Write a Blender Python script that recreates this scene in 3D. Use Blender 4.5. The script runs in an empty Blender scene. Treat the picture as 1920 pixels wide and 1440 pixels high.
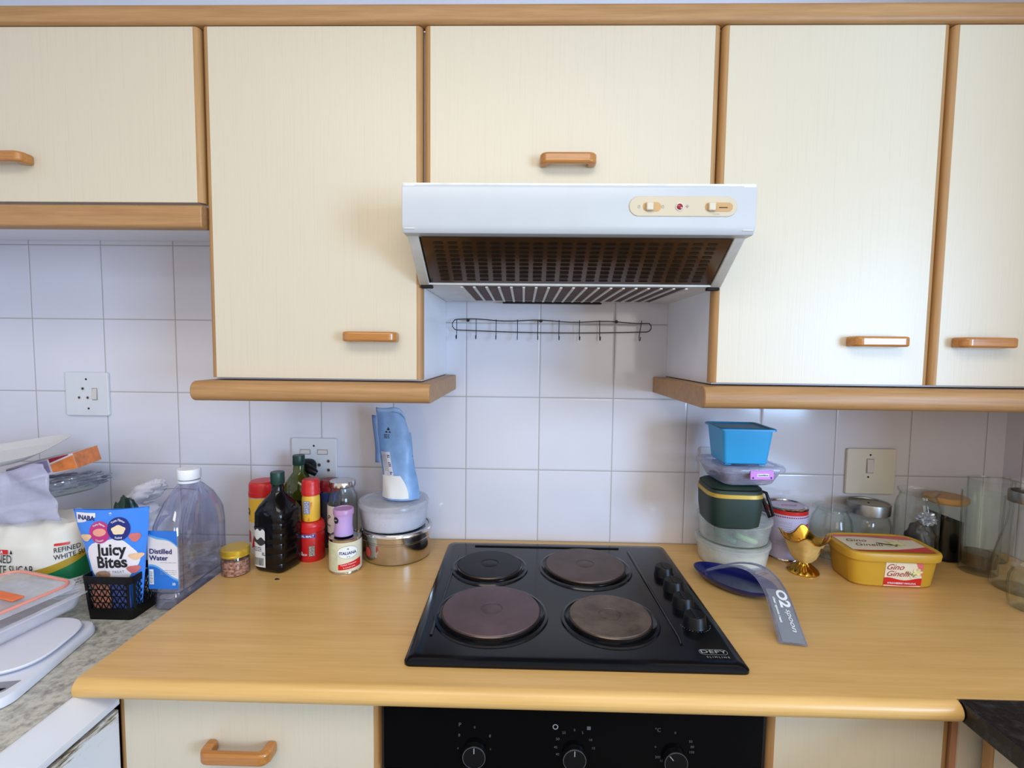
import bpy, bmesh, math, random
from mathutils import Vector, Matrix, noise
SC = bpy.context.scene
COL = SC.collection
PI = math.pi
random.seed(7)

# ------------------------------------------------------------------ camera
def cam_matrix(loc, yaw, pitch, roll):
    cy, sy, cp, sp, cr, sr = math.cos(yaw), math.sin(yaw), math.cos(pitch), math.sin(pitch), math.cos(roll), math.sin(roll)
    f = Vector((sy*cp, cy*cp, sp)); r0 = Vector((cy, -sy, 0)); u0 = r0.cross(f)
    r = cr*r0 + sr*u0; u = -sr*r0 + cr*u0
    m = Matrix((r, u, -f)).transposed().to_4x4(); m.translation = Vector(loc)
    return m
cd = bpy.data.cameras.new('camera'); cam = bpy.data.objects.new('camera', cd); COL.objects.link(cam)
cam.matrix_world = cam_matrix((-.0462, -1.3546, 1.4269), -.0215, -.067, .0116)
cd.sensor_fit = 'HORIZONTAL'; cd.sensor_width = 36; cd.lens = 935.5/1920*36; cd.clip_start = .02
SC.camera = cam

# ------------------------------------------------------------------ light
W = bpy.data.worlds.new('world'); SC.world = W; W.use_nodes = True
W.node_tree.nodes['Background'].inputs[0].default_value = (1.0, .93, .82, 1)
W.node_tree.nodes['Background'].inputs[1].default_value = .76
def area(name, loc, target, sx, sy, power, color):
    l = bpy.data.lights.new(name, 'AREA'); l.shape = 'RECTANGLE'; l.size = sx; l.size_y = sy; l.energy = power; l.color = color
    o = bpy.data.objects.new(name, l); COL.objects.link(o); o.location = loc
    o.rotation_euler = (Vector(target)-Vector(loc)).to_track_quat('-Z', 'Y').to_euler(); return o
area('window_light_right', (2.35, -2.85, 1.45), (0, 0, 1.3), 1.0, 1.1, 82, (.40, .65, 1.0))
area('window_light_behind', (.95, -3.7, 1.75), (0, 0, 1.3), 1.0, 1.1, 8, (1.0, .96, .94))
area('ceiling_light', (-.2, -1.75, 2.42), (-.2, -1.6, 0), 1.6, .8, 19, (1.0, .93, .82))
vs = SC.view_settings; vs.view_transform = 'Standard'; vs.look = 'None'; vs.gamma = 1; vs.use_curve_mapping = False; vs.exposure = .16
SC.cycles.use_denoising = True
SC.cycles.max_bounces = 10; SC.cycles.transparent_max_bounces = 24; SC.cycles.transmission_bounces = 8
SC.cycles.caustics_reflective = False; SC.cycles.caustics_refractive = False

# ------------------------------------------------------------------ materials
def srgb(c):
    return tuple(((x/255)/12.92 if x/255 <= .04045 else ((x/255+.055)/1.055)**2.4) for x in c) + (1,)
def newmat(name):
    m = bpy.data.materials.new(name); m.use_nodes = True
    nt = m.node_tree; b = nt.nodes['Principled BSDF']; return m, nt, b
def lk(nt, a, b): nt.links.new(a, b)
def noise_node(nt, scale=(1, 1, 1), nscale=5, detail=3, rough=.5, dist=0):
    tc = nt.nodes.new('ShaderNodeTexCoord'); mp = nt.nodes.new('ShaderNodeMapping'); mp.inputs['Scale'].default_value = scale
    n = nt.nodes.new('ShaderNodeTexNoise'); n.inputs['Scale'].default_value = nscale; n.inputs['Detail'].default_value = detail
    n.inputs['Roughness'].default_value = rough; n.inputs['Distortion'].default_value = dist
    lk(nt, tc.outputs['Object'], mp.inputs['Vector']); lk(nt, mp.outputs[0], n.inputs['Vector']); return n
def ramp(nt, fac, stops):
    r = nt.nodes.new('ShaderNodeValToRGB'); el = r.color_ramp.elements
    while len(el) < len(stops): el.new(.5)
    for e, (p, c) in zip(el, stops): e.position = p; e.color = c
    lk(nt, fac, r.inputs[0]); return r
def bump(nt, b, h, strength=.2, dist=.001):
    bp = nt.nodes.new('ShaderNodeBump'); bp.inputs['Strength'].default_value = strength; bp.inputs['Distance'].default_value = dist
    lk(nt, h, bp.inputs['Height']); lk(nt, bp.outputs[0], b.inputs['Normal'])
def M(name, col, rough=.5, metal=0, var=.06, vscale=18, bmp=.0, spec=.5, emit=None, coat=0, sheen=0):
    m, nt, b = newmat(name)
    c = srgb(col)
    n = noise_node(nt, nscale=vscale)
    d = tuple(x*(1-var) for x in c[:3])+(1,); l = tuple(min(1, x*(1+var)) for x in c[:3])+(1,)
    r = ramp(nt, n.outputs[0], [(.3, d), (.7, l)]); lk(nt, r.outputs[0], b.inputs['Base Color'])
    b.inputs['Roughness'].default_value = rough; b.inputs['Metallic'].default_value = metal
    b.inputs['Specular IOR Level'].default_value = spec
    b.inputs['Coat Weight'].default_value = coat
    if bmp: bump(nt, b, n.outputs[0], bmp, .002)
    if emit:
        b.inputs['Emission Color'].default_value = srgb(emit[0]); b.inputs['Emission Strength'].default_value = emit[1]
    return m
def wood(name, dark, light, axis='x', rough=.48, scale=1, contrast=1, coat=.0):
    m, nt, b = newmat(name)
    s = {'x': (1.2, 26, 26), 'y': (26, 1.2, 26), 'z': (26, 26, 1.2)}[axis]
    s = tuple(k*scale for k in s)
    n = noise_node(nt, s, 2.2, 6, .62, .6); n2 = noise_node(nt, tuple(k*3.2 for k in s), 3, 3, .6)
    mx = nt.nodes.new('ShaderNodeMix'); mx.data_type = 'FLOAT'; mx.inputs[0].default_value = .4
    lk(nt, n.outputs[0], mx.inputs[2]); lk(nt, n2.outputs[0], mx.inputs[3])
    r = ramp(nt, mx.outputs[0], [(.5-.22/contrast, srgb(dark)), (.5+.16/contrast, srgb(light))])
    lk(nt, r.outputs[0], b.inputs['Base Color']); b.inputs['Roughness'].default_value = rough; b.inputs['Coat Weight'].default_value = coat
    bump(nt, b, n2.outputs[0], .05, .001); return m
def glass(name, tint=(235, 240, 238), edge=(120, 130, 125), clear=.93, gl=.10, rough=.03, solid=.0, body=(235, 238, 240)):
    """thin clear wall: see-through face-on, tinted and reflective at grazing angles"""
    m, nt, b = newmat(name); nt.nodes.remove(b)
    out = nt.nodes['Material Output']
    lw = nt.nodes.new('ShaderNodeLayerWeight'); lw.inputs[0].default_value = .35
    n = noise_node(nt, nscale=25)
    tr = nt.nodes.new('ShaderNodeBsdfTransparent'); rp = ramp(nt, lw.outputs['Facing'], [(.0, srgb(tint)), (.55, srgb(tint)), (1, srgb(edge))])
    lk(nt, rp.outputs[0], tr.inputs[0])
    g = nt.nodes.new('ShaderNodeBsdfGlossy'); g.inputs['Roughness'].default_value = rough
    lf = nt.nodes.new('ShaderNodeLayerWeight'); lf.inputs[0].default_value = .5
    pw = nt.nodes.new('ShaderNodeMath'); pw.operation = 'POWER'; pw.inputs[1].default_value = 3.5; lk(nt, lf.outputs['Facing'], pw.inputs[0])
    ad = nt.nodes.new('ShaderNodeMath'); ad.operation = 'MULTIPLY_ADD'; ad.inputs[1].default_value = .6; ad.inputs[2].default_value = .02+gl*.10; lk(nt, pw.outputs[0], ad.inputs[0])
    mx = nt.nodes.new('ShaderNodeMixShader'); lk(nt, ad.outputs[0], mx.inputs[0]); lk(nt, tr.outputs[0], mx.inputs[1]); lk(nt, g.outputs[0], mx.inputs[2])
    last = mx
    if solid > 0:
        p = nt.nodes.new('ShaderNodeBsdfPrincipled'); p.inputs['Base Color'].default_value = srgb(body); p.inputs['Roughness'].default_value = .35
        m2 = nt.nodes.new('ShaderNodeMixShader')
        mm = nt.nodes.new('ShaderNodeMath'); mm.operation = 'MULTIPLY_ADD'; mm.inputs[1].default_value = .25; mm.inputs[2].default_value = solid-.12
        lk(nt, n.outputs[0], mm.inputs[0]); lk(nt, mm.outputs[0], m2.inputs[0]); lk(nt, mx.outputs[0], m2.inputs[1]); lk(nt, p.outputs[0], m2.inputs[2]); last = m2
    lk(nt, last.outputs[0], out.inputs['Surface']); return m

def cream_mat(name, col=(210, 198, 175)):
    m, nt, b = newmat(name)
    n = noise_node(nt, (190, 190, 2.4), 2.0, 4, .65, .3); n2 = noise_node(nt, nscale=3)
    c = srgb(col); d = tuple(x*.945 for x in c[:3])+(1,)
    r = ramp(nt, n.outputs[0], [(.30, d), (.46, c)])
    lk(nt, r.outputs[0], b.inputs['Base Color']); b.inputs['Roughness'].default_value = .38; b.inputs['Specular IOR Level'].default_value = .55
    bump(nt, b, n.outputs[0], .2, .0010); return m

def tile_mat(name):
    m, nt, b = newmat(name)
    tc = nt.nodes.new('ShaderNodeTexCoord'); sp = nt.nodes.new('ShaderNodeSeparateXYZ'); lk(nt, tc.outputs['Object'], sp.inputs[0])
    def mth(op, a, v=None, v2=None):
        k = nt.nodes.new('ShaderNodeMath'); k.operation = op
        if hasattr(a, 'node'): lk(nt, a, k.inputs[0])
        else: k.inputs[0].default_value = a
        if v is not None:
            if hasattr(v, 'node'): lk(nt, v, k.inputs[1])
            else: k.inputs[1].default_value = v
        if v2 is not None: k.inputs[2].default_value = v2
        return k.outputs[0]
    def line(coord, off):
        t = mth('ADD', coord, 20+off); t = mth('DIVIDE', t, .2); t = mth('FRACT', t); t = mth('SUBTRACT', t, .5); t = mth('ABSOLUTE', t)
        return t      # .5 at the grout line
    xy = mth('ADD', sp.outputs['X'], sp.outputs['Y'])
    lx = line(xy, 0); lz = line(sp.outputs['Z'], .1)
    mxx = mth('MAXIMUM', lx, lz)
    g = ramp(nt, mxx, [(.4915, (0, 0, 0, 1)), (.4945, (1, 1, 1, 1))])
    above = mth('GREATER_THAN', sp.outputs['Z'], 2.15); inv = mth('SUBTRACT', 1.0, above); gm = mth('MULTIPLY', g.outputs[0], inv)
    n = noise_node(nt, nscale=3.5)
    base = ramp(nt, n.outputs[0], [(.3, srgb((216, 214, 222))), (.7, srgb((222, 220, 228)))])
    mix = nt.nodes.new('ShaderNodeMix'); mix.data_type = 'RGBA'
    lk(nt, gm, mix.inputs[0]); lk(nt, base.outputs[0], mix.inputs[6]); mix.inputs[7].default_value = srgb((172, 168, 166))
    lk(nt, mix.outputs[2], b.inputs['Base Color'])
    rr = mth('MULTIPLY_ADD', gm, .6, .12); lk(nt, rr, b.inputs['Roughness'])
    n3 = noise_node(nt, nscale=7)
    soft = ramp(nt, mxx, [(.475, (0, 0, 0, 1)), (.498, (1, 1, 1, 1))])
    h = mth('MULTIPLY', soft.outputs[0], inv); h2 = mth('MULTIPLY', n3.outputs[0], .35); hh = mth('SUBTRACT', h2, h)
    bump(nt, b, hh, .35, .0015); return m

def speckle(name, base, dots, scale=140, rough=.35):
    m, nt, b = newmat(name)
    n = noise_node(nt, (1, 1, 1), scale, 4, .7); n2 = noise_node(nt, (1, 1, 1), scale*.35, 3, .6)
    mx = nt.nodes.new('ShaderNodeMix'); mx.data_type = 'FLOAT'; mx.inputs[0].default_value = .4
    lk(nt, n.outputs[0], mx.inputs[2]); lk(nt, n2.outputs[0], mx.inputs[3])
    r = ramp(nt, mx.outputs[0], [(.36, srgb(dots)), (.55, srgb(base))])
    lk(nt, r.outputs[0], b.inputs['Base Color']); b.inputs['Roughness'].default_value = rough; return m

m_tile = tile_mat('glazed_tile')
m_cream = cream_mat('cream_grain_paint')
m_white = M('white_paint', (226, 226, 224), .5, var=.02)
m_carc = M('white_melamine', (232, 233, 238), .3, var=.02)
m_trimx = wood('oak_trim_x', (150, 107, 62), (185, 141, 92), 'x')
m_trimz = wood('oak_trim_z', (154, 111, 64), (184, 140, 88), 'z')
m_trimy = wood('oak_trim_y', (160, 118, 72), (192, 151, 103), 'y')
m_lipr = wood('red_lipping', (160, 108, 72), (190, 138, 100), 'z')
m_counter = wood('beech_counter', (199, 154, 87), (225, 182, 114), 'x', .34, .55, .9, .0)
m_handle = wood('varnished_handle', (154, 94, 38), (192, 130, 64), 'x', .25, 1.6, 1, .3)
m_hood = M('hood_enamel', (188, 192, 196), .25, var=.015)
m_hoodin = M('hood_inner', (218, 216, 209), .45, var=.08, vscale=30)
m_bronze = M('bronze_visor', (74, 48, 26), .22, metal=.35, var=.2, vscale=9, spec=.6)
m_black = M('black_plastic', (11, 11, 13), .4, var=.1, spec=.25)
m_blackgl = M('black_gloss', (5, 5, 7), .10, var=.1, spec=.12)
m_enamel = M('black_enamel', (11, 12, 16), .16, var=.15, bmp=.03, vscale=6, spec=.3)
m_dark = M('dark_gap', (20, 15, 12), .8)
m_ink = M('black_ink', (22, 22, 26), .6)
m_navy = M('navy_ink', (32, 34, 100), .5)
m_whiteink = M('white_ink', (225, 228, 232), .5)
m_greyink = M('grey_ink', (150, 152, 155), .5)
m_plate = M('socket_plate', (218, 219, 222), .35, var=.02)
m_platecr = M('switch_plate', (222, 217, 200), .35, var=.02)
m_rocker = M('rocker', (212, 204, 198), .35, var=.02)
m_frame = M('rocker_gap', (150, 148, 146), .5)
m_hole = M('hole', (60, 60, 66), .6)
m_wire = M('dark_wire', (46, 40, 40), .45, metal=.5)
m_steel = M('polished_steel', (205, 200, 196), .14, metal=1, var=.03)
m_brush = M('brushed_steel', (150, 148, 145), .32, metal=1, var=.1)
m_gold = M('shiny_gold', (214, 160, 62), .16, metal=1, var=.12, vscale=60)
m_goldp = M('gold_paint', (214, 178, 108), .5, metal=.1, var=.1, vscale=70, bmp=.1)
m_goldlid = M('gold_lid', (212, 176, 58), .3, metal=.55, var=.06)
m_red = M('red_plastic', (206, 34, 32), .35, var=.05)
m_dred = M('dark_red_plastic', (150, 18, 34), .35, var=.05)
m_yellow = M('yellow_label', (238, 190, 60), .45, var=.05)
m_green = M('dark_green_cap', (14, 56, 48), .4, var=.05)
m_glass = glass('clear_glass', (251, 253, 252), (170, 178, 175))
m_glassg = glass('greenish_glass', (252, 254, 253), (160, 172, 166))
m_pet = glass('clear_bottle_plastic', (246, 247, 254), (180, 184, 204), solid=.02, gl=.8, body=(225, 228, 244))
m_frost = glass('frosted_tub', (250, 252, 250), (225, 228, 225), solid=.28, rough=.2, body=(238, 240, 236))
m_frostc = glass('clear_tub', (251, 253, 251), (225, 228, 225), solid=.17, rough=.2, body=(238, 240, 236))
m_frostb = glass('frosted_bluish_tub', (248, 249, 253), (220, 224, 232), solid=.28, rough=.2, body=(232, 234, 242))
m_film = glass('plastic_film', (242, 242, 252), (205, 205, 228), solid=.33, rough=.15, body=(228, 228, 246))

# ------------------------------------------------------------------ mesh helpers
class MB:
    def __init__(s): s.v = []; s.f = []; s.mi = []; s.cur = 0
    def add(s, vs, fs):
        o = len(s.v); s.v += [Vector(p) for p in vs]; s.f += [tuple(i+o for i in f) for f in fs]; s.mi += [s.cur]*len(fs); return s
    def box(s, x0, x1, y0, y1, z0, z1):
        v = [(x, y, z) for z in (z0, z1) for y in (y0, y1) for x in (x0, x1)]
        return s.add(v, [(0, 2, 3, 1), (4, 5, 7, 6), (0, 1, 5, 4), (2, 6, 7, 3), (0, 4, 6, 2), (1, 3, 7, 5)])
    def prism(s, poly, axis, a, b):
        def P(p, t): return {'x': (t, p[0], p[1]), 'y': (p[0], t, p[1]), 'z': (p[0], p[1], t)}[axis]
        n = len(poly); v = [P(p, a) for p in poly]+[P(p, b) for p in poly]
        return s.add(v, [tuple(range(n)), tuple(range(2*n-1, n-1, -1))]+[(i, (i+1) % n, n+(i+1) % n, n+i) for i in range(n)])
    def loft(s, rings, cap0=True, cap1=True, closed=True):
        n = len(rings[0]); v = [p for r in rings for p in r]; f = []
        for k in range(len(rings)-1):
            for i in range(n if closed else n-1):
                j = (i+1) % n; f.append((k*n+i, k*n+j, (k+1)*n+j, (k+1)*n+i))
        if cap0: f.append(tuple(range(n-1, -1, -1)))
        if cap1: f.append(tuple((len(rings)-1)*n+i for i in range(n)))
        return s.add(v, f)
    def lathe(s, prof, seg=48, cx=0, cy=0, cap0=True, cap1=True):
        return s.loft([[(cx+r*math.cos(2*PI*i/seg), cy+r*math.sin(2*PI*i/seg), z) for i in range(seg)] for r, z in prof], cap0 and prof[0][0] > 1e-5, cap1 and prof[-1][0] > 1e-5)
    def tube(s, pts, r, seg=8, closed=False):
        pts = [Vector(p) for p in pts]; n = len(pts); rings = []
        rr = r if isinstance(r, (list, tuple)) else [r]*n
        ref = Vector((.13, .31, .94))
        for i, p in enumerate(pts):
            a = pts[(i-1) % n] if closed or i > 0 else p; b = pts[(i+1) % n] if closed or i < n-1 else p
            t = (b-a).normalized(); u = t.cross(ref); u = u.normalized() if u.length > 1e-6 else Vector((1, 0, 0)); w = t.cross(u)
            rings.append([p+(u*math.cos(2*PI*k/seg)+w*math.sin(2*PI*k/seg))*rr[i] for k in range(seg)])
        if closed: rings.append(rings[0])
        return s.loft(rings, not closed, not closed)
    def xf(s, m, start=0):
        for i in range(start, len(s.v)): s.v[i] = m @ s.v[i]
        return s
def srect(cx, cy, a, b, n, z, N=64):
    out = []
    for i in range(N):
        t = -PI/2+2*PI*i/N; c, d = math.cos(t), math.sin(t)
        out.append((cx+a*math.copysign(abs(c)**(2/n), c), cy+b*math.copysign(abs(d)**(2/n), d), z))
    return out
def rrect(a, b, r, z, k=6, cx=0, cy=0):
    out = []
    for sx, sy, a0 in ((1, -1, -PI/2), (1, 1, 0), (-1, 1, PI/2), (-1, -1, PI)):
        for i in range(k+1):
            t = a0+i/k*PI/2; out.append((cx+sx*(a-r)+r*math.cos(t), cy+sy*(b-r)+r*math.sin(t), z))
    return out

def finish(name, mb, mats, parent=None, smooth=True, bev=0, seg=2, sub=0):
    me = bpy.data.meshes.new(name)
    vs = [v.copy() for v in mb.v]
    me.from_pydata([tuple(v) for v in vs], [], mb.f); me.update()
    bm = bmesh.new(); bm.from_mesh(me); bmesh.ops.remove_doubles(bm, verts=bm.verts, dist=1e-6)
    bmesh.ops.recalc_face_normals(bm, faces=bm.faces); bm.to_mesh(me); bm.free()
    if not isinstance(mats, (list, tuple)): mats = [mats]
    for m in mats: me.materials.append(m)
    if len(mats) > 1 and len(me.polygons) == len(mb.mi):
        for p, i in zip(me.polygons, mb.mi): p.material_index = i
    if smooth:
        for p in me.polygons: p.use_smooth = True
        me.set_sharp_from_angle(angle=math.radians(38))
    o = bpy.data.objects.new(name, me); COL.objects.link(o)
    if parent: o.parent = parent
    if bev:
        b = o.modifiers.new('bevel', 'BEVEL'); b.width = bev; b.segments = seg; b.limit_method = 'ANGLE'; b.angle_limit = math.radians(40)
        if smooth: w = o.modifiers.new('wn', 'WEIGHTED_NORMAL'); w.keep_sharp = True
    if sub:
        b = o.modifiers.new('sub', 'SUBSURF'); b.levels = b.render_levels = sub
    return o
def thing(name, label, cat, loc=(0, 0, 0), rz=0, group=None):
    o = bpy.data.objects.new(name, None); COL.objects.link(o); o.location = loc; o.rotation_euler = (0, 0, rz); o.empty_display_size = .02
    return tag(o, label, cat, group)
def tag(o, label, cat, group=None):
    o['label'] = label; o['category'] = cat
    if group: o['group'] = group
    return o
def struct(name, mb, mat, **k):
    o = finish(name, mb, mat, smooth=False, **k); o['kind'] = 'structure'; return o
def at(o, loc): o.location = loc; return o

# surface maps: (s right, t up, h outward) -> point
def pm(o, right=(1, 0, 0), up=(0, 0, 1)):
    o, r, u = Vector(o), Vector(right).normalized(), Vector(up).normalized(); n = r.cross(u)
    return lambda s, t, h=0: o+r*s+u*t+n*h
def cm(r, z0=0, a0=0, cx=0, cy=0, taper=0):
    def f(s, t, h=0):
        rr = r+taper*t; a = a0+s/r
        return Vector((cx+(rr+h)*math.sin(a), cy-(rr+h)*math.cos(a), z0+t))
    return f
def ringmap(secs, cx=0, cy=0, s0=0):
    """secs: (z, a, b, n); s runs along the outline from the front centre to the right"""
    cache = {}
    def ring(z):
        k = round(z, 4)
        if k not in cache:
            for A, B in zip(secs, secs[1:]):
                if z <= B[0] or B is secs[-1]:
                    w = 0 if B[0] == A[0] else max(0, min(1, (z-A[0])/(B[0]-A[0]))); a, b, n = (A[i]*(1-w)+B[i]*w for i in (1, 2, 3)); break
            R = [Vector(p) for p in srect(cx, cy, a, b, n, z, 256)]; L = [0]
            for i in range(256): L.append(L[-1]+(R[(i+1) % 256]-R[i]).length)
            cache[k] = (R, L)
        return cache[k]
    def f(s, t, h=0):
        R, L = ring(t); s = (s+s0) % L[-1]
        import bisect
        i = min(255, max(0, bisect.bisect_right(L, s)-1)); w = (s-L[i])/max(1e-9, L[i+1]-L[i])
        A, B = R[i], R[(i+1) % 256]; d = (B-A).normalized(); n = Vector((d.y, -d.x, 0)); return A.lerp(B, w)+n*h
    return f
H = .0004
def patch(name, mp, s0, s1, t0, t1, mat, parent, h=H, nx=12, ny=4, top=None, bot=None):
    mb = MB(); v = []
    for j in range(ny+1):
        for i in range(nx+1):
            s = s0+(s1-s0)*i/nx; a = bot(i/nx) if bot else t0; b = top(i/nx) if top else t1
            v.append(mp(s, a+(b-a)*j/ny, h))
    mb.add(v, [(j*(nx+1)+i, j*(nx+1)+i+1, (j+1)*(nx+1)+i+1, (j+1)*(nx+1)+i) for j in range(ny) for i in range(nx)])
    return finish(name, mb, mat, parent)
def ell(name, mp, cs, ct, a, b, mat, parent, h=H*1.5, seg=32, rings=3, fn=None, inner=0, more=None):
    mb = MB()
    for (cs_, ct_, a_, b_) in [(cs, ct, a, b)]+(more or []):
        v = []
        for k in range(rings+1):
            q = inner+(1-inner)*k/rings
            for i in range(seg):
                t = 2*PI*i/seg; m_ = fn(t) if fn else 1
                v.append(mp(cs_+a_*q*m_*math.cos(t), ct_+b_*q*m_*math.sin(t), h))
        mb.add(v, [(k*seg+i, k*seg+(i+1) % seg, (k+1)*seg+(i+1) % seg, (k+1)*seg+i) for k in range(rings) for i in range(seg)])
    return finish(name, mb, mat, parent)
def poly(name, mp, polys, mat, parent, h=H*2):
    mb = MB()
    for p in polys: mb.add([mp(s, t, h) for s, t in p], [tuple(range(len(p)))])
    return finish(name, mb, mat, parent, smooth=False)
def write(name, mp, items, mat, parent, h=H*3):
    """items: (text, size, s, t, opts)"""
    mb = MB()
    for it in items:
        txt, size, s, t = it[:4]; op = it[4] if len(it) > 4 else {}
        c = bpy.data.curves.new('txt', 'FONT'); c.body = txt; c.size = size; c.align_x = op.get('ax', 'CENTER'); c.align_y = 'CENTER'
        c.offset = op.get('bold', 0)*size; c.shear = op.get('shear', 0); c.space_character = op.get('sp', 1); c.resolution_u = 3
        o = bpy.data.objects.new('txt', c); me = bpy.data.meshes.new_from_object(o)
        sx = op.get('sx', 1); rot = op.get('rot', 0); cr, sr = math.cos(rot), math.sin(rot); arc = op.get('arc')
        vv = []
        for v in me.vertices:
            x, y = v.co.x*sx, v.co.y
            if arc:      # bend the line round a circle of radius |arc|; negative runs along the bottom
                R = abs(arc)
                if arc > 0: a = x/R; x, y = (R+y)*math.sin(a), (R+y)*math.cos(a)
                else: a = x/R; x, y = (R-y)*math.sin(a), -(R-y)*math.cos(a)
            vv.append(mp(s+x*cr-y*sr, t+x*sr+y*cr, h))
        mb.add(vv, [tuple(p.vertices) for p in me.polygons])
        bpy.data.objects.remove(o); bpy.data.curves.remove(c); bpy.data.meshes.remove(me)
    return finish(name, mb, mat, parent, smooth=False)
def lines(name, mp, rows, s0, s1, mat, parent, th=.0008, seed=1, h=H*3, vertical=False):
    """small print and bars"""
    rnd = random.Random(seed); mb = MB()
    for t in rows:
        if vertical: mb.add([mp(t, s0, h), mp(t+th*rnd.uniform(.5, 1.6), s0, h), mp(t+th, s1, h), mp(t, s1, h)], [(0, 1, 2, 3)]); continue
        s = s0
        while s < s1-.001:
            w = min(rnd.uniform(.003, .009), s1-s); mb.add([mp(s, t, h), mp(s+w, t, h), mp(s+w, t+th, h), mp(s, t+th, h)], [(0, 1, 2, 3)]); s += w+.0016
    return finish(name, mb, mat, parent, smooth=False)

# ================================================================== THE ROOM
XR, XL = 1.25, -1.60
struct('wall_back', MB().box(XL-.1, XR+.1, 0, .1, 0, 2.5), m_tile)
struct('wall_right', MB().box(XR, XR+.1, -.95, 0, 0, 2.5), m_tile)
struct('wall_left', MB().box(XL-.1, XL, -1.9, 0, 0, 2.5), m_tile)
struct('ceiling', MB().box(XL-.1, XR+.1, -2.6, .1, 2.5, 2.6), m_white)
struct('floor', MB().box(XL-.1, XR+.6, -3.4, .1, -.05, 0), M('floor_tile', (104, 96, 86), .4, vscale=4))

# ================================================================== WALL CABINETS
DY = -.345          # front plane of the upper doors
def door_leaf(par, x0, x1, z0, z1, y, th=.019, lip=.0115, left='z', right='z', name='door', lm=m_trimz, rm=m_trimz):
    """cream panel between two rounded oak lippings"""
    d = finish(name, MB().box(x0+lip, x1-lip, y, y+th, z0, z1), m_cream, par, bev=.0008)
    for sx, xe, mt in ((-1, x0, lm), (1, x1, rm)):
        R = lip
        pl = [(xe-sx*R, y), (xe-sx*R, y+th), (xe, y+th)]+[(xe-sx*R+sx*R*math.cos(a), y+R-R*math.sin(a)) for a in [i*PI/12 for i in range(7)]]
        finish('edge_strip', MB().prism(pl, 'z', z0, z1), mt, d)
    return d
def bow_handle(par, cx, y, cz, L=.109, hz=.020, out=.032):
    """U-shaped varnished wooden pull, open side to the door"""
    h = L/2; t = .0125; r = .016
    o = [(-h, 0)]+[(-h+r-r*math.cos(a), -out+r-r*math.sin(a)) for a in [i*PI/12 for i in range(7)]]+[(h-r+r*math.sin(a), -out+r-r*math.cos(a)) for a in [i*PI/12 for i in range(7)]]+[(h, 0)]
    r2 = .006
    i_ = [(h-t-.004, 0)]+[(h-t-.004-r2+r2*math.cos(a), -out+t+r2-r2*math.sin(a)) for a in [i*PI/8 for i in range(5)]]+[(-h+t+.004+r2-r2*math.sin(a), -out+t+r2-r2*math.cos(a)) for a in [i*PI/8 for i in range(5)]]+[(-h+t+.004, 0)]
    # vertical section swells slightly towards the middle
    mb = MB().prism([(cx+p[0], y+p[1]) for p in o+i_], 'z', cz-hz/2, cz+hz/2)
    return finish('handle', mb, m_handle, par, bev=.0042, seg=3)
def wall_cabinet(x0, x1, z0, z1, d0, d1, hx, hz, label):
    t = thing('wall_cabinet', label, 'cabinet', ((x0+x1)/2, 0, z0), 0, 'cream wall cabinets in a row'); ox, oz = (x0+x1)/2, z0
    a, b, c = x0-ox, x1-ox, z1-oz; P = .016; dp = -.324
    mb = MB().box(a, a+P, dp, -.001, 0, c).box(b-P, b, dp, -.001, 0, c).box(a+P, b-P, dp, -.001, 0, P).box(a+P, b-P, dp, -.001, c-P, c).box(a+P, b-P, -.006, -.001, P, c-P)
    finish('carcass', mb, m_carc, t)
    dr = door_leaf(t, d0-ox, d1-ox, .004, 2.0545-oz, DY)
    bow_handle(dr, hx-ox, DY, hz-oz)
    return t
wall_cabinet(-1.49, -.6915, 1.712, 2.0545, -1.485, -.692, -1.088, 1.796, 'short cream wall cabinet with lift-up door at the far left above the tiles')
wall_cabinet(-.689, -.256, 1.361, 2.0545, -.6865, -.2505, -.352, 1.451, 'tall cream wall cabinet left of the cooker hood')
wall_cabinet(-.2555, .3395, 1.7125, 2.0545, -.2465, .3275, .036, 1.796, 'short wide cream wall cabinet directly above the cooker hood')
wall_cabinet(.340, .7635, 1.363, 2.0545, .3305, .7615, .649, 1.4525, 'tall cream wall cabinet directly right of the cooker hood')
wall_cabinet(.764, 1.245, 1.363, 2.0545, .7645, 1.243, .854, 1.4525, 'tall cream wall cabinet at the right edge, cut off by the photo')
# shadow-gap batten between short left unit and the tall one is the gap itself
def bull(y0, y1, z0, z1, r=.014, n=7):
    """board section with a rounded front edge (front is y0)"""
    q = [(y1, z0), (y1, z1)]
    q += [(y0+r-r*math.sin(a), z1-r+r*math.cos(a)) for a in [i*PI/2/n for i in range(n+1)]]
    q += [(y0+r-r*math.cos(a), z0+r-r*math.sin(a)) for a in [i*PI/2/n for i in range(n+1)]]
    return q
def rail(name, x0, x1, y0, y1, z0, z1, label, cat, mat=m_trimx, r=.014, group=None):
    cx = (x0+x1)/2
    mb = MB().prism([(y, z-z0) for y, z in bull(y0, y1, z0, z1, r)], 'x', x0-cx, x1-cx)
    o = finish(name, mb, mat, None, bev=.002); o.location = (cx, 0, z0); tag(o, label, cat, group); return o
rail('cornice', -1.49, 1.245, -.354, -.3255, 2.0555, 2.0925, 'long oak cornice strip running along the top of all wall cabinets', 'trim', r=.009)
rail('cabinet_valance', -1.49, -.6925, -.352, -.3255, 1.665, 1.7105, 'straight oak strip under the short cabinet at the far left', 'trim', r=.008)
rail('undershelf', -.702, -.228, -.39, -.002, 1.320, 1.3595, 'thick oak board with rounded ends under the tall cabinet left of the hood', 'shelf', r=.018)
rail('undershelf', .305, 1.245, -.39, -.002, 1.3185, 1.361, 'thick oak board under the tall cabinets right of the hood', 'shelf', r=.018)

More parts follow.
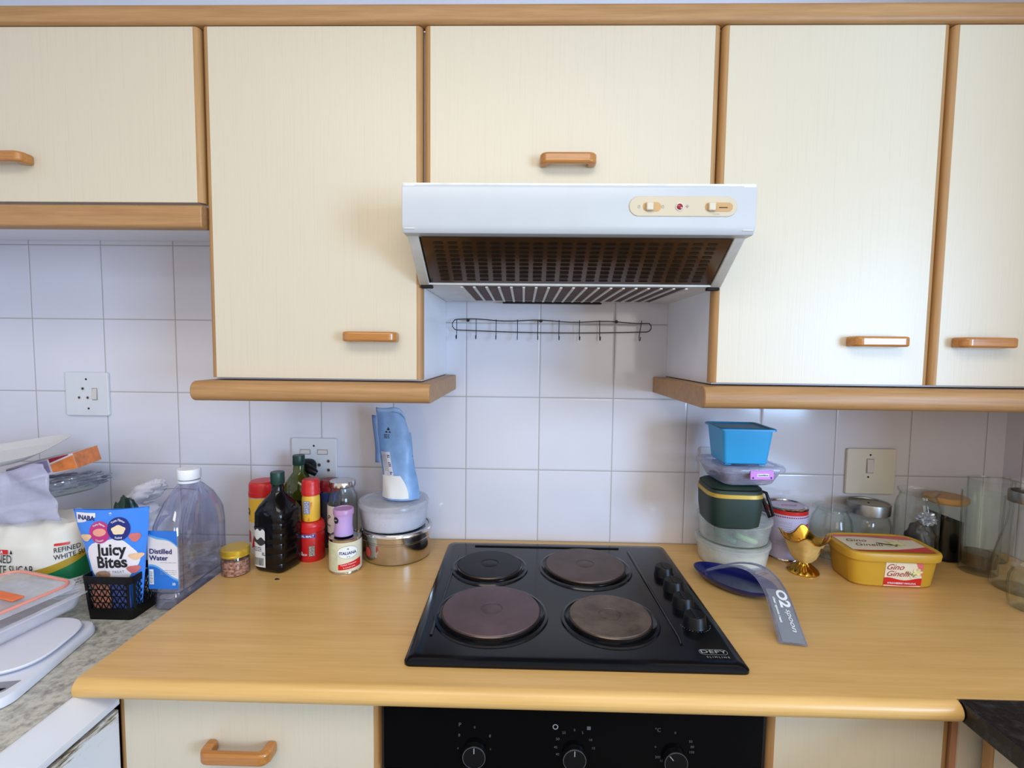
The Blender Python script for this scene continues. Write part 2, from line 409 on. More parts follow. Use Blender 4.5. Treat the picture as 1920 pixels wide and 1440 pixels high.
# ================================================================== COOKER HOOD
t = thing('cooker_hood', 'white slimline cooker hood with smoked visor between the wall cabinets', 'cooker hood', (.0435, 0, 1.556))
oz = 1.556; A, B = -.2985, .2985
side = [(-.001, 0), (-.352, 0), (-.458, .074), (-.484, .078), (-.484, .154), (-.001, .154)]
mb = MB().box(A, B, -.484, -.001, .151, .154)
for s in (A, B-.020): mb.prism(side, 'x', s, s+.020)
mb.box(A+.02, B-.02, -.004, -.001, .004, .151)
finish('housing', mb, m_hoodin, t, bev=.002)
fas = [(-.448, .072), (-.478, .072), (-.487, .084), (-.487, .146), (-.481, .155), (-.448, .155)]
fo = finish('front_fascia', MB().prism(fas, 'x', A-.002, B+.002), m_hood, t, bev=.001)
# visor
vb = [(-.352, .004), (-.356, .004), (-.456, .070), (-.452, .072)]
vis = finish('visor', MB().prism(vb, 'x', A+.024, B-.024), m_bronze, t)
vd = (Vector((0, -.456, .070))-Vector((0, -.356, .004))); vl = vd.length
vm = pm((0, -.3565, .0035), (1, 0, 0), tuple(vd))
slots = []
for r_ in range(10):
    for c_ in range(20):
        cx_ = -.245+c_*.0258; ct_ = .010+r_*(vl-.020)/9.3
        slots.append([(cx_+sgn*.0065+.0026*math.cos(a), ct_+.0026*math.sin(a)) for sgn, a in [(1, -PI/2), (1, -PI/4), (1, 0), (1, PI/4), (1, PI/2), (-1, PI/2), (-1, 3*PI/4), (-1, PI), (-1, 5*PI/4), (-1, -PI/2)]])
poly('slot_pattern', vm, slots, M('slot_black', (14, 10, 8), .35), vis, h=.0003)
# underside with grease filter
finish('bottom_pan', MB().box(A+.02, B-.02, -.352, -.005, .0005, .004), m_hoodin, t)
flt = finish('grease_filter', MB().box(-.215, .235, -.335, -.055, -.001, .0005), speckle('greasy_filter', (96, 70, 62), (52, 36, 32), 120, .7), t)
mb = MB()
for k in range(19):
    x = -.215+k*.025; mb.box(x-.0025, x+.0025, -.340, -.050, -.0035, -.001)
finish('filter_bars', mb, m_hoodin, flt)
finish('rear_gap_shade', MB().box(-.145, .115, -.028, -.016, -.005, .0005), m_dark, t, bev=.001)  # dark strip stands in for the shaded gap between hood and wall
for sx in (-1, 1): finish('corner_clip', MB().box(sx*.285-.012, sx*.285+.012, -.350, -.335, -.006, .0), m_dark, t, bev=.002)
# control panel
cp = [(sx*.0905-sx*.0165+.0165*math.cos(a), .118+.0165*math.sin(a)) for sx, a0 in ((1, -PI/2), (-1, PI/2)) for a in [a0+i*PI/12 for i in range(13)]]
cx = .177
pan = finish('control_panel', MB().prism([(x+cx, z-.001) for x, z in cp], 'y', -.4885, -.487), M('ivory_plastic', (200, 186, 160), .4, var=.02), t, bev=.0006)
def stad(x, z, hl, r, y0, y1): return MB().prism([(x+sx*hl+r*math.cos(a), z+r*math.sin(a)) for sx, a0 in ((1, -PI/2), (-1, PI/2)) for a in [a0+i*PI/10 for i in range(11)]], 'y', y0, y1)
m_rec = M('amber_recess', (192, 150, 96), .5)
for x, hl in ((cx-.052, .0075), (cx+.060, .0155)):
    rc = finish('slider_slot', stad(x, .116, hl, .0075, -.4892, -.4884), m_rec, pan)
    finish('slider', MB().box(x-hl-.003, x-hl+.009, -.4945, -.489, .109, .1225), M('ivory_slider', (206, 196, 176), .35, var=.02), rc, bev=.002)
finish('slider_slit', MB().box(cx+.060, cx+.074, -.4896, -.4892, .1145, .1158), m_dark, pan)
ind = finish('indicator_lamp', MB().lathe([(0, 0), (.0050, 0), (.0046, .002), (.002, .003), (0, .0031)], 20).xf(Matrix.Translation((cx-.006, -.4885, .116)) @ Matrix.Rotation(PI/2, 4, 'X')), M('red_lamp', (150, 22, 34), .2), pan)
finish('lamp_ring', MB().lathe([(.0052, 0), (.0066, 0), (.0066, .0015), (.0052, .0015)], 20, cap0=False, cap1=False).xf(Matrix.Translation((cx-.006, -.4885, .116)) @ Matrix.Rotation(PI/2, 4, 'X')), m_rocker, pan)
hm = pm((cx, -.4885, .116))
ell('lamp_symbol', hm, -.074, 0, .0020, .0024, m_greyink, pan, inner=.7); ell('lamp_symbol', hm, -.034, 0, .0022, .0026, m_greyink, pan, inner=.7)
write('fan_symbol', hm, [('+', .009, .007, .0005, {'bold': .03})], m_greyink, pan); write('speed_numbers', hm, [('1 2 3 4', .004, .055, -.012)], m_greyink, pan)

# ================================================================== HOOK RAIL
t = thing('hook_rail', 'black wire utensil rail with small hooks on the tiles under the hood', 'rail', (.028, 0, 1.49))
zt, zb, hw = .018, -.010, .252
pts = [(-hw+i/20*2*hw, -.020, zt+.0022*math.sin(i*.9)-.004*i/20) for i in range(21)]
pts += [(hw+.012*math.sin(a), -.020, .002+.012*math.cos(a)) for a in (.5, 1.2, 1.9, 2.6)]
pts += [(hw-i/20*2*hw, -.020, zb-.005*math.sin(i/20*PI)) for i in range(21)]
pts += [(-hw-.012*math.sin(a), -.020, .004-.014*math.cos(a)) for a in (.5, 1.2, 1.9, 2.6)]
finish('wire_loop', MB().tube(pts, .0013, 8, True), m_wire, t)
for k, (x, lean) in enumerate([(-.252, 0), (-.200, 0), (-.147, 0), (-.090, 0), (-.036, 0), (.020, 0), (.074, 0), (.127, .001), (.238, -.006)]):
    p = [(x, -.0215, zt+.001), (x+lean*.5, -.0215, 0), (x+lean, -.0215, -.026)]+[(x+lean, -.0215-.008+.008*math.cos(a), -.026-.008*math.sin(a)) for a in (.5, 1, 1.6, 2.2, 2.8, 3.4)]
    finish('hook', MB().tube(p, .0011, 6), m_wire, t)
for x in (-.222, -.028, .172):
    finish('mounting_pin', MB().lathe([(0, 0), (.0022, 0), (.0022, .017), (.0045, .018), (.004, .021), (0, .021)], 12).xf(Matrix.Translation((x, -.001, zt-.002)) @ Matrix.Rotation(PI/2, 4, 'X')), m_wire, t)

# ================================================================== SOCKETS
def plate_thing(name, label, cx, cz, w, h, mat, group='sockets and switches on the tiles'):
    t = thing(name, label, 'socket' if 'socket' in name else 'switch', (cx, 0, cz), 0, group)
    finish('face_plate', MB().prism([(p[0], p[1]) for p in rrect(w/2, h/2, .005, 0)], 'y', -.009, -.0005), mat, t, bev=.002, seg=3); return t
def disc(name, x, z, r, par, mat, y=-.009, d=.0006):
    return finish(name, MB().lathe([(0, 0), (r, 0), (r*.92, d), (0, d)], 20).xf(Matrix.Translation((x, y, z)) @ Matrix.Rotation(PI/2, 4, 'X')), mat, par)
def pinhole(x, z, par, r=.0048):
    q = finish('pin_hole', MB().lathe([(r*.62, 0), (r, 0), (r, .0008), (r*.62, .0008)], 20, cap0=False, cap1=False).xf(Matrix.Translation((x, -.009, z)) @ Matrix.Rotation(PI/2, 4, 'X')), m_rocker, par)
    disc('hole_shadow', x, z, r*.6, q, m_hole)
def rocker(x, z, w, h, par):
    q = finish('rocker_frame', MB().box(x-w/2-.0018, x+w/2+.0018, -.0096, -.009, z-h/2-.0018, z+h/2+.0018), m_frame, par, bev=.0004)
    finish('rocker', MB().prism([(-.0095, z-h/2), (-.0135, z-h/2+.001), (-.0105, z+h/2), (-.0095, z+h/2)], 'x', x-w/2, x+w/2), m_rocker, q, bev=.0005)
t = plate_thing('wall_socket', 'white single socket plate with one rocker on the tiles at the far left', -1.249, 1.2935, .120, .120, m_plate)
for z, x in ((.041, 0), (-.040, .004)): disc('screw', x, z, .0028, t, m_dark)
pinhole(-.010, .015, t, .0058); pinhole(-.021, -.010, t, .0055); pinhole(.003, -.010, t, .0055)
rocker(.023, .000, .012, .030, t)
t = plate_thing('wall_socket', 'white double-switch socket plate with a black plug in it behind the dark bottles', -.6185, 1.118, .125, .124, m_plate)
for z in (.041, -.041): disc('screw', 0, z, .0028, t, m_dark)
rocker(-.024, .024, .026, .011, t); rocker(.024, .024, .026, .011, t)
pinhole(.014, -.012, t, .0075); pinhole(.040, -.001, t, .0065); pinhole(.040, -.026, t, .0065)
t = plate_thing('wall_switch', 'cream switch plate with one narrow rocker behind the glass jars on the right', .8945, 1.113, .130, .124, m_platecr)
for z, x in ((.045, .000), (-.015, -.003)): disc('screw', x-.004, z, .0026, t, m_dark)
rocker(-.004, .015, .0165, .036, t)
t = plate_thing('wall_socket', 'white socket plate mostly hidden behind the tub stack', .492, 1.113, .108, .118, m_plate)
rocker(-.02, .02, .02, .011, t); disc('screw', 0, .045, .0026, t, m_dark)
# plug in the socket
t = thing('power_plug', 'black moulded plug in the socket beside the green-capped oil bottle', 'plug', (-.632, -.012, 1.104))
mb = MB().loft([[Vector((p[0], y, p[1])) for p in [(q[0], q[1]) for q in srect(0, 0, a, b, 2.6, 0, 24)]] for y, a, b in [(0, .022, .020), (-.012, .023, .021), (-.026, .018, .017), (-.034, .012, .012)]])
finish('plug_body', mb, m_black, t)
finish('plug_grip', MB().tube([(.004, -.026, .002), (.018, -.034, -.002), (.030, -.036, -.008), (.036, -.034, -.012)], [.014, .011, .010, .007], 14), m_black, t)

# ================================================================== COUNTERS AND BASE UNITS
mb = MB().prism([(y, z) for y, z in bull(-.622, -.002, -.0325, 0, .016)], 'x', -.748, .6275)
mb.prism([(y, z) for y, z in [(-.6035, -.0325), (-.002, -.0325), (-.002, 0), (-.604, 0)]], 'x', .6275, 1.248)
ct = finish('worktop', mb, m_counter, None, bev=.0006); ct.location = (0, 0, .9)
tag(ct, 'beech-effect laminate worktop with rounded front edge around the hob', 'worktop')
# speckled top, left
mb = MB().box(-.845, 0, -1.9, -.002, -.028, 0)
o = finish('speckled_worktop', mb, speckle('grey_speckle', (198, 196, 184), (128, 124, 118), 75), None, bev=.001); o.location = (-.752, 0, .872)
tag(o, 'grey and white speckled worktop at the left under the sugar and scale', 'worktop')
# white appliance under it
t = thing('dishwasher', 'worn white appliance under the speckled worktop with dirt along its door gap', 'appliance', (-1.056, -.90, 0))
m_appl = M('appliance_white', (216, 218, 224), .35, var=.03, vscale=8)
def dirty():
    m, nt, b = newmat('dirty_white')
    n = noise_node(nt, (60, 8, 60), 3, 5, .7, .4)
    tc = nt.nodes.new('ShaderNodeTexCoord'); sp = nt.nodes.new('ShaderNodeSeparateXYZ'); lk(nt, tc.outputs['Object'], sp.inputs[0])
    mr = nt.nodes.new('ShaderNodeMapRange'); mr.inputs[1].default_value = .775; mr.inputs[2].default_value = .824; mr.inputs[3].default_value = -.28; mr.inputs[4].default_value = .08; lk(nt, sp.outputs['Z'], mr.inputs[0])
    ad = nt.nodes.new('ShaderNodeMath'); ad.operation = 'ADD'; lk(nt, n.outputs[0], ad.inputs[0]); lk(nt, mr.outputs[0], ad.inputs[1])
    r = ramp(nt, ad.outputs[0], [(.50, srgb((216, 217, 222))), (.56, srgb((186, 178, 160))), (.66, srgb((96, 84, 70)))])
    lk(nt, r.outputs[0], b.inputs['Base Color']); b.inputs['Roughness'].default_value = .5; return m
mb = MB().prism([(-.50, .834), (.348, .834), (.348, .8435), (-.50, .8435)], 'y', -.98, .322)
mb.prism([(.3045, .8436), (.3045, .8725), (.310, .8728), (.324, .864), (.348, .8436)], 'y', -.98, .322)
finish('top_frame', mb, m_appl, t, bev=.001)
finish('door_panel', MB().box(-.50, .346, -.98, .322, .10, .8255), dirty(), t, bev=.002)
finish('door_gap_shade', MB().box(-.49, .338, -.97, .316, .8256, .8338), m_dark, t)  # dark filler paints the shade inside the gap above the door
finish('plinth', MB().box(-.49, .30, -.97, .31, 0, .10), m_dark, t)
# base units under the wood top
FY = -.575
def base_unit(name, x0, x1, label, cat='cabinet', lm=m_trimz, rm=m_trimz, lip=.013, drawer=True, hx=None):
    ox = (x0+x1)/2; t = thing(name, label, cat, (ox, 0, 0), 0, 'cream base units under the worktop'); a, b = x0-ox, x1-ox
    finish('carcass', MB().box(a+.003, b-.003, -.553, -.03, .10, .866), m_carc, t)
    finish('plinth', MB().box(a+.003, b-.003, -.50, -.46, 0, .10), m_trimx, t)
    if drawer:
        d = door_leaf(t, a, b, .70, .857, FY, .020, lip, name='drawer', lm=lm, rm=rm)
        if hx is not None: bow_handle(d, hx-ox, FY, .766, .116, .020, .034)
        door_leaf(t, a, b, .12, .696, FY, .020, lip, name='door', lm=lm, rm=rm)
    else: door_leaf(t, a, b, .12, .857, FY, .020, lip, lm=lm, rm=rm)
    return t
base_unit('base_cabinet', -.717, -.272, 'cream drawer unit with a wooden bow handle left of the oven', hx=-.504)
base_unit('base_cabinet', .357, .652, 'cream base cabinet right of the oven', drawer=False)
t = thing('corner_filler', 'narrow cream and brown filler strip in the corner under the dark stone top', 'panel', (.670, -.575, 0))
finish('dark_strip', MB().box(-.0165, -.0065, .003, .018, .10, .857), m_lipr, t)
finish('cream_strip', MB().box(-.0062, .050, 0, .018, .10, .857), m_cream, t)
# oven
t = thing('built_in_oven', 'black built-in oven with three rotary knobs below the hob', 'oven', (.042, -.576, .10))
finish('oven_body', MB().box(-.295, .300, .012, .53, .10, .757), m_black, t)
finish('control_fascia', MB().box(-.309, .306, -.008, .010, .640, .752), m_blackgl, t, bev=.002)
dr = finish('oven_door', MB().box(-.309, .306, -.008, .010, .16, .630), m_blackgl, t, bev=.002)
finish('door_handle', MB().tube([(-.22, -.008, .59), (-.22, -.045, .59), (.22, -.045, .59), (.22, -.008, .59)], .009, 12), m_blackgl, dr)
finish('oven_trim', MB().box(.3065, .3135, .0, .014, .10, .757).box(-.3125, -.3095, .0, .014, .10, .757), m_dark, t)
fm = pm((0, -.008, 0))
m_dim = M('dim_print', (84, 86, 92), .5)
for k, (x, ang) in enumerate([(-.159, 0), (.003, 0), (.165, -.7)]):
    zk = .671
    kb = finish('oven_knob', MB().lathe([(0, 0), (.0195, 0), (.0190, .004), (.0188, .009), (.0178, .010), (0, .010)], 36).xf(Matrix.Translation((x, -.008, zk)) @ Matrix.Rotation(PI/2, 4, 'X')), m_black, t)
    ell('knob_ring', pm((x, -.0181, zk)), 0, 0, .0185, .0185, m_dim, kb, inner=.955, rings=1, h=.0003, seg=40)
    c_, s_ = math.cos(ang), math.sin(ang)
    poly('pointer', pm((x, -.0181, zk)), [[(q*c_+p*s_, -q*s_+p*c_) for q, p in [(-.0007, .007), (.0007, .007), (.0007, .0165), (-.0007, .0165)]]], m_greyink, kb, h=.0004)
    items = {0: [('P', .009, -.024, .048), ('0', .006, 0, .044), ('8', .007, -.025, .030), ('8', .007, .025, .030), ('c', .006, -.027, .008), ('c', .006, .026, .008)],
             1: [('0', .006, 0, .044), ('55', .006, -.017, .039), ('5', .006, .013, .040), ('50', .006, -.027, .028), ('10', .006, .026, .028), ('45', .006, -.030, .014), ('15', .006, .031, .014), ('40', .006, -.027, .002)],
             2: [('°C', .009, -.028, .048), ('0', .006, 0, .044), ('50', .006, .025, .030), ('80', .006, .028, .021), ('100', .006, .027, .012), ('o', .006, -.031, .020), ('200', .006, -.027, .002), ('220', .005, -.020, -.004)]}[k]
    write('knob_marks', fm, [(a, b, x+c, zk+d) for a, b, c, d in items], m_dim, t, h=.0003)
    if k == 1:
        ell('timer_symbol', fm, x-.031, zk+.049, .0045, .0045, m_greyink, t, inner=.7)
        poly('square_symbol', fm, [[(x+.020, zk+.045), (x+.026, zk+.045), (x+.026, zk+.051), (x+.020, zk+.051)]], m_dim, t, h=.0003)
# stone peninsula at the right front
def stone():
    m, nt, b = newmat('black_stone'); n = noise_node(nt, nscale=60, detail=6, rough=.7)
    r = ramp(nt, n.outputs[0], [(.5, srgb((10, 11, 13))), (.72, srgb((52, 56, 60)))]); lk(nt, r.outputs[0], b.inputs['Base Color']); b.inputs['Roughness'].default_value = .25
    bump(nt, b, n.outputs[0], .5, .002); return m
mb = MB().prism([(-.001, -.607), (-.001, -.640), (.014, -1.35), (.62, -1.35), (.62, -.607)], 'z', 0, .031)
o = finish('stone_worktop', mb, stone(), None, bev=.002); o.location = (.630, 0, .8705)
tag(o, 'black stone worktop corner at the lower right edge', 'worktop')
t = thing('peninsula_cabinet', 'cream side cabinet with brown edging under the black stone top', 'cabinet', (.682, -.60, 0))
finish('carcass', MB().box(.019, .55, -.74, .02, .10, .868), m_carc, t)
finish('edge_strip', MB().box(.0, .018, -.012, .006, .10, .862), m_trimz, t, bev=.003)
finish('door', MB().box(.002, .018, -.60, -.013, .10, .862), m_cream, t)
finish('plinth', MB().box(.05, .50, -.74, .02, 0, .10), m_dark, t)

# ================================================================== HOB
t = thing('electric_hob', 'black enamel hob with four solid plates and a side row of knobs', 'hob', (.048, -.302, .9))
X0, X1, Y0, Y1 = -.288, .287, -.262, .258
def rr(a, b, r, z, cx=0, cy=0): return rrect(a, b, r, z, 5, cx, cy)
hx, hy = (X1-X0)/2, (Y1-Y0)/2
rings = [rr(hx, hy, .012, .0006), rr(hx, hy, .012, .005), rr(hx-.006, hy-.006, .012, .0105), rr(hx-.020, hy-.018, .012, .0115)]
hb = finish('hob_body', MB().loft(rings, True, True), m_enamel, t)
# raised welts round the plate field
mb = MB()
fl, fr_, fb, ff = X0+.034, X1-.105, Y1-.030, Y0+.045
for pts in ([(fl, ff+.03, .0118), (fl+.002, fb-.06, .0118)], [(fr_+.0, fb-.02, .0118), (fr_+.012, ff+.04, .0118), (fr_+.010, ff+.02, .0118)], [(fl+.04, fb, .0118), (fr_-.02, fb, .0118)]):
    mb.tube(pts, .0028, 8)
finish('pressed_rib', mb, m_enamel, hb)
def plate_col(name, col, c2):
    m, nt, b = newmat(name); n = noise_node(nt, nscale=16, detail=6, rough=.65); r = ramp(nt, n.outputs[0], [(.35, srgb(c2)), (.65, srgb(col))])
    lk(nt, r.outputs[0], b.inputs['Base Color']); b.inputs['Roughness'].default_value = .55; b.inputs['Metallic'].default_value = .35; bump(nt, b, n.outputs[0], .15, .001); return m
for nm, x, y, r, mt, lb in [('a', -.150, -.110, .094, plate_col('plate_mauve', (104, 84, 88), (88, 70, 72)), 'large mauve-brown plate'),
                    ('b', .059, .105, .092, plate_col('plate_brown', (92, 76, 72), (78, 62, 58)), 'large brown plate'),
                    ('c', -.167, .097, .0735, plate_col('plate_black', (30, 31, 38), (22, 23, 28)), 'small clean black plate'),
                    ('d', .079, -.122, .0765, plate_col('plate_rust', (108, 92, 80), (62, 48, 42)), 'small rust-stained plate')]:
    ring = finish('plate_surround', MB().lathe([(r+.018, .0115), (r+.016, .0145), (r+.011, .0155), (r+.007, .0125), (r+.003, .0125), (r+.002, .016), (r-.012, .016), (r-.012, .0115)], 72, x, y, False, False), m_enamel, hb)
    p = finish('hot_plate', MB().lathe([(r-.004, .0125), (r+.0015, .0135), (r+.0015, .021), (r, .0235), (r-.004, .0240), (.0225, .0240), (.021, .0228), (.0185, .0228), (.017, .0238), (0, .0238)], 72, x, y, False, False), mt, hb); p['label'] = lb
    finish('plate_rim', MB().lathe([(r+.0016, .0142), (r+.0030, .0160), (r+.0030, .0205), (r+.0016, .0222)], 72, x, y, False, False), M('worn_rim_'+nm, (78, 66, 60), .3, metal=.8), p)
for x, y in ((.239, .083), (.240, .012), (.239, -.058), (.238, -.130)):
    kb = finish('knob', MB().lathe([(0, .0115), (.0225, .0115), (.0215, .014), (.0195, .030), (.0180, .0325), (0, .0325)], 40, x, y), m_black, hb)
    finish('knob_grip', MB().box(x-.003, x+.003, y-.017, y+.017, .0322, .0345), m_black, kb, bev=.001)
lm_ = pm((.240, -.222, .0116), (1, 0, 0), (0, 1, 0))
write('maker_lettering', lm_, [('DEFY', .0125, 0, .004, {'sx': 1.5, 'bold': .02, 'sp': 1.05}), ('S L I M L I N E', .0065, .003, -.011, {'sx': 1.0, 'bold': .02})], m_greyink, hb)
mb = MB(); out = [(sx*.0165+.0078*math.cos(a), .004+.0078*math.sin(a)) for sx, a0 in ((1, -PI/2), (-1, PI/2)) for a in [a0+i*PI/10 for i in range(11)]]
inn = [(sx*.0165+.0070*math.cos(a), .004+.0070*math.sin(a)) for sx, a0 in ((1, -PI/2), (-1, PI/2)) for a in [a0+i*PI/10 for i in range(11)]]
n = len(out); mb.add([lm_(a, b, .0008) for a, b in out+inn], [(i, (i+1) % n, n+(i+1) % n, n+i) for i in range(n)])
finish('logo_outline', mb, m_greyink, hb, smooth=False)
mb = MB()
rnd = random.Random(4)
for i in range(16):
    a = -PI*.95+i*PI*.9/15; rr_ = .0275; mb.add([lm_(-.002+rr_*math.cos(a)+rnd.uniform(-.001, .001)+q, .092+rr_*math.sin(a)+w, .0006) for q, w in ((0, 0), (.0012, 0), (.0012, .0012), (0, .0012))], [(0, 1, 2, 3)])
finish('worn_dial_dots', mb, m_greyink, hb, smooth=False)

# ================================================================== THINGS ON THE WORKTOP, LEFT OF THE HOB
CZ = .9
def lid_ribs(r, z0, z1, n=40, cx=0, cy=0):
    rings = []
    for z, q in ((z0, 0), (z0+.001, 1), (z1-.0015, 1), (z1, 0)):
        rings.append([(cx+(r-(.0008 if (i % 2) else 0)*q-(0 if q else .001))*math.cos(2*PI*i/(2*n)), cy+(r-(.0008 if (i % 2) else 0)*q-(0 if q else .001))*math.sin(2*PI*i/(2*n)), z) for i in range(2*n)])
    return MB().loft(rings)
def shell(prof, th):
    """outer profile -> closed wall of thickness th (open top)"""
    inner = [(max(r-th, 0), max(z, prof[0][1]+th)) for r, z in prof][::-1]
    return [(0, prof[0][1])]+prof+inner+[(0, prof[0][1]+th)]

# small spice jar with gold lid
t = thing('spice_jar', 'small jar of reddish spice with a gold screw lid beside the water bottle', 'jar', (-.713, -.231, CZ))
finish('glass_body', MB().lathe(shell([(.026, 0), (.0305, .003), (.0305, .036), (.028, .044)], .0016), 40), m_glass, t)
def spice():
    m, nt, b = newmat('spice'); n = noise_node(nt, (1, 1, 1.6), 130, 4, .7); r = ramp(nt, n.outputs[0], [(.4, srgb((120, 62, 44))), (.6, srgb((206, 150, 128)))])
    lk(nt, r.outputs[0], b.inputs['Base Color']); b.inputs['Roughness'].default_value = .8; return m
finish('spice_fill', MB().lathe([(0, .0022), (.0284, .0022), (.0284, .035), (0, .036)], 32), spice(), t)
finish('lid', MB().lathe([(.029, .044), (.0312, .0445), (.0312, .048), (.0300, .0495), (.0312, .051), (.0312, .060), (.029, .0622), (0, .0622)], 48), m_goldlid, t)
# crumb
o = finish('crumb', MB().lathe([(0, 0), (.004, .0006), (.0028, .0022), (0, .0026)], 9).xf(Matrix.Diagonal((1.5, .7, 1, 1))), m_black); o.location = (-.6, -.262, CZ)
tag(o, 'tiny black crumb on the worktop in front of the black bottle', 'crumb')

# black square 1 L bottle
t = thing('oil_bottle', 'large black plastic bottle with dark green cap and torn white label', 'bottle', (-.629, -.193, CZ), math.radians(-14), 'tall bottles left of the hob')
secs = [(0, .034, .034, 5), (.006, .040, .040, 5), (.012, .0415, .0415, 5)]
for k in range(5):
    z = .022+k*.024; secs += [(z, .0415, .0415, 5), (z+.002, .0409, .0409, 5), (z+.004, .0415, .0415, 5)]
secs += [(.140, .0415, .0415, 4.5), (.155, .036, .036, 3.4), (.170, .026, .026, 2.6), (.182, .0165, .0165, 2.1), (.190, .0135, .0135, 2), (.203, .0135, .0135, 2)]
m_bb = M('black_bottle_plastic', (9, 8, 10), .12, var=.1, spec=.35)
finish('bottle_body', MB().loft([srect(0, 0, a, b, n, z, 48) for z, a, b, n in secs]), m_bb, t)
finish('cap', lid_ribs(.0158, .203, .232, 30), m_green, t)
mp = ringmap([(0, .0418, .0418, 5), (.2, .0418, .0418, 5)])
lb = patch('label', mp, -.040, -.002, .014, .108, M('paper_label', (214, 214, 214), .5), t, h=.0006, nx=10)
patch('torn_strip', mp, -.0405, -.0015, .066, .084, M('soaked_label', (44, 46, 52), .5), lb, h=.001, nx=8, top=lambda u: .082+.004*math.sin(u*11), bot=lambda u: .069+.004*math.sin(u*7))
patch('torn_edge', mp, -.0405, -.0015, .100, .109, M('soaked_label_b', (30, 32, 38), .5), lb, h=.001, nx=10, bot=lambda u: .103+.003*math.sin(u*17))
write('size_lettering', mp, [('1L', .010, -.007, .046, {'bold': .03})], m_ink, lb, h=.0011)
lines('small_print', mp, [.052, .056, .060], -.036, -.012, m_ink, lb, .0016, 3, h=.0011)
lines('barcode', mp, [-.032+i*.0022 for i in range(12)], .018, .036, m_ink, lb, .0010, 4, h=.0011, vertical=True)
# olive oil bottle behind
t = thing('oil_bottle', 'olive green glass bottle with dark green cap behind the black bottle', 'bottle', (-.634, -.068, CZ), 0, 'tall bottles left of the hob')
m_olive = M('olive_glass', (62, 72, 18), .08, var=.35, vscale=26, spec=.6)
finish('bottle_body', MB().loft([srect(0, 0, a, a, 3, z, 40) for z, a in [(0, .033), (.004, .037), (.150, .037), (.170, .034), (.190, .022), (.202, .0135), (.220, .0125)]]), m_olive, t)
finish('label', MB().loft([srect(0, 0, .0375, .0375, 3, z, 40) for z in (.03, .135)], False, False), m_black, t)
finish('cap', lid_ribs(.0150, .220, .246, 30), m_green, t)
# jars with red lids
def red_jar(loc, r, hlid, htop, label, body, lidm, lab=None):
    t = thing('food_jar', label, 'jar', loc, 0, 'red-lidded jars left of the hob')
    finish('jar_body', MB().lathe([(0, 0), (r*.93, 0), (r, .004), (r, hlid-.008), (r*.9, hlid)], 40), body, t)
    finish('lid', MB().lathe([(r*.93, hlid), (r*1.03, hlid+.001), (r*1.03, hlid+.012), (r, hlid+.013), (r, htop-.010), (r*.96, htop-.004), (r*.86, htop), (0, htop+.001)], 40), lidm, t)
    return t
t = red_jar((-.712, -.102, CZ), .034, .148, .186, 'tall jar with red lid and yellow label left of the black bottle', m_white, m_red)
mp = cm(.034); lb = patch('label', mp, -.045, .045, .085, .146, m_yellow, t); patch('lower_label', mp, -.045, .045, .02, .083, M('white_red_label', (226, 218, 208), .5), t)
poly('red_print', mp, [[(-.03, .03), (-.018, .034), (-.02, .06), (-.03, .064)], [(-.016, .02), (-.004, .024), (-.010, .052)]], m_red, t); write('lettering', mp, [('Q', .02, -.028, .112, {'bold': .03})], m_ink, lb)
t = red_jar((-.572, -.140, CZ), .0315, .074, .0975, 'squat red jar with red lid under the yellow jar', M('red_label', (190, 30, 32), .35), m_red)
mp = cm(.0315); patch('blue_band', mp, -.030, .022, .062, .070, M('blue_band', (60, 70, 160), .4), t)
write('lettering', mp, [('ROYAL MALT', .0075, -.004, .066, {'bold': .03})], m_whiteink, t, h=.001)
patch('data_panel', mp, .006, .020, .016, .042, M('olive_grey', (110, 100, 80), .5), t)
write('white_print', mp, [('RICH', .006, -.005, .020, {'bold': .03}), ('O', .010, -.013, .024, {'bold': .03}), ('U', .008, -.022, .048, {'bold': .03})], m_whiteink, t, h=.0012)
lines('data_rows', mp, [.018+.0035*i for i in range(7)], .007, .019, m_whiteink, t, .0009, 6, h=.0012)
t = red_jar((-.572, -.140, CZ+.0988), .0215, .064, .103, 'yellow shaker with tall red cap standing on the squat red jar', M('yellow_jar', (232, 184, 64), .4), m_red)
mp = cm(.0215); patch('data_panel', mp, -.012, .006, .020, .052, M('grey_blue', (132, 134, 172), .4), t); lines('data_rows', mp, [.023+.0042*i for i in range(7)], -.009, .003, m_whiteink, t, .0018, 9)
poly('orange_print', mp, [[(-.013, .004), (-.008, .004), (-.010, .013)], [(0, .003), (.005, .003), (.004, .012)], [(.008, .030), (.011, .050), (.007, .048)]], M('orange_print', (214, 120, 40), .5), t)
t = red_jar((-.556, -.052, CZ), .027, .150, .178, 'dark jar with deep red lid behind the yellow shaker', M('smoky_jar', (72, 66, 74), .15), m_dred)
patch('blue_band', cm(.027), -.04, .04, .125, .147, M('blue_band2', (50, 60, 110), .4), t)
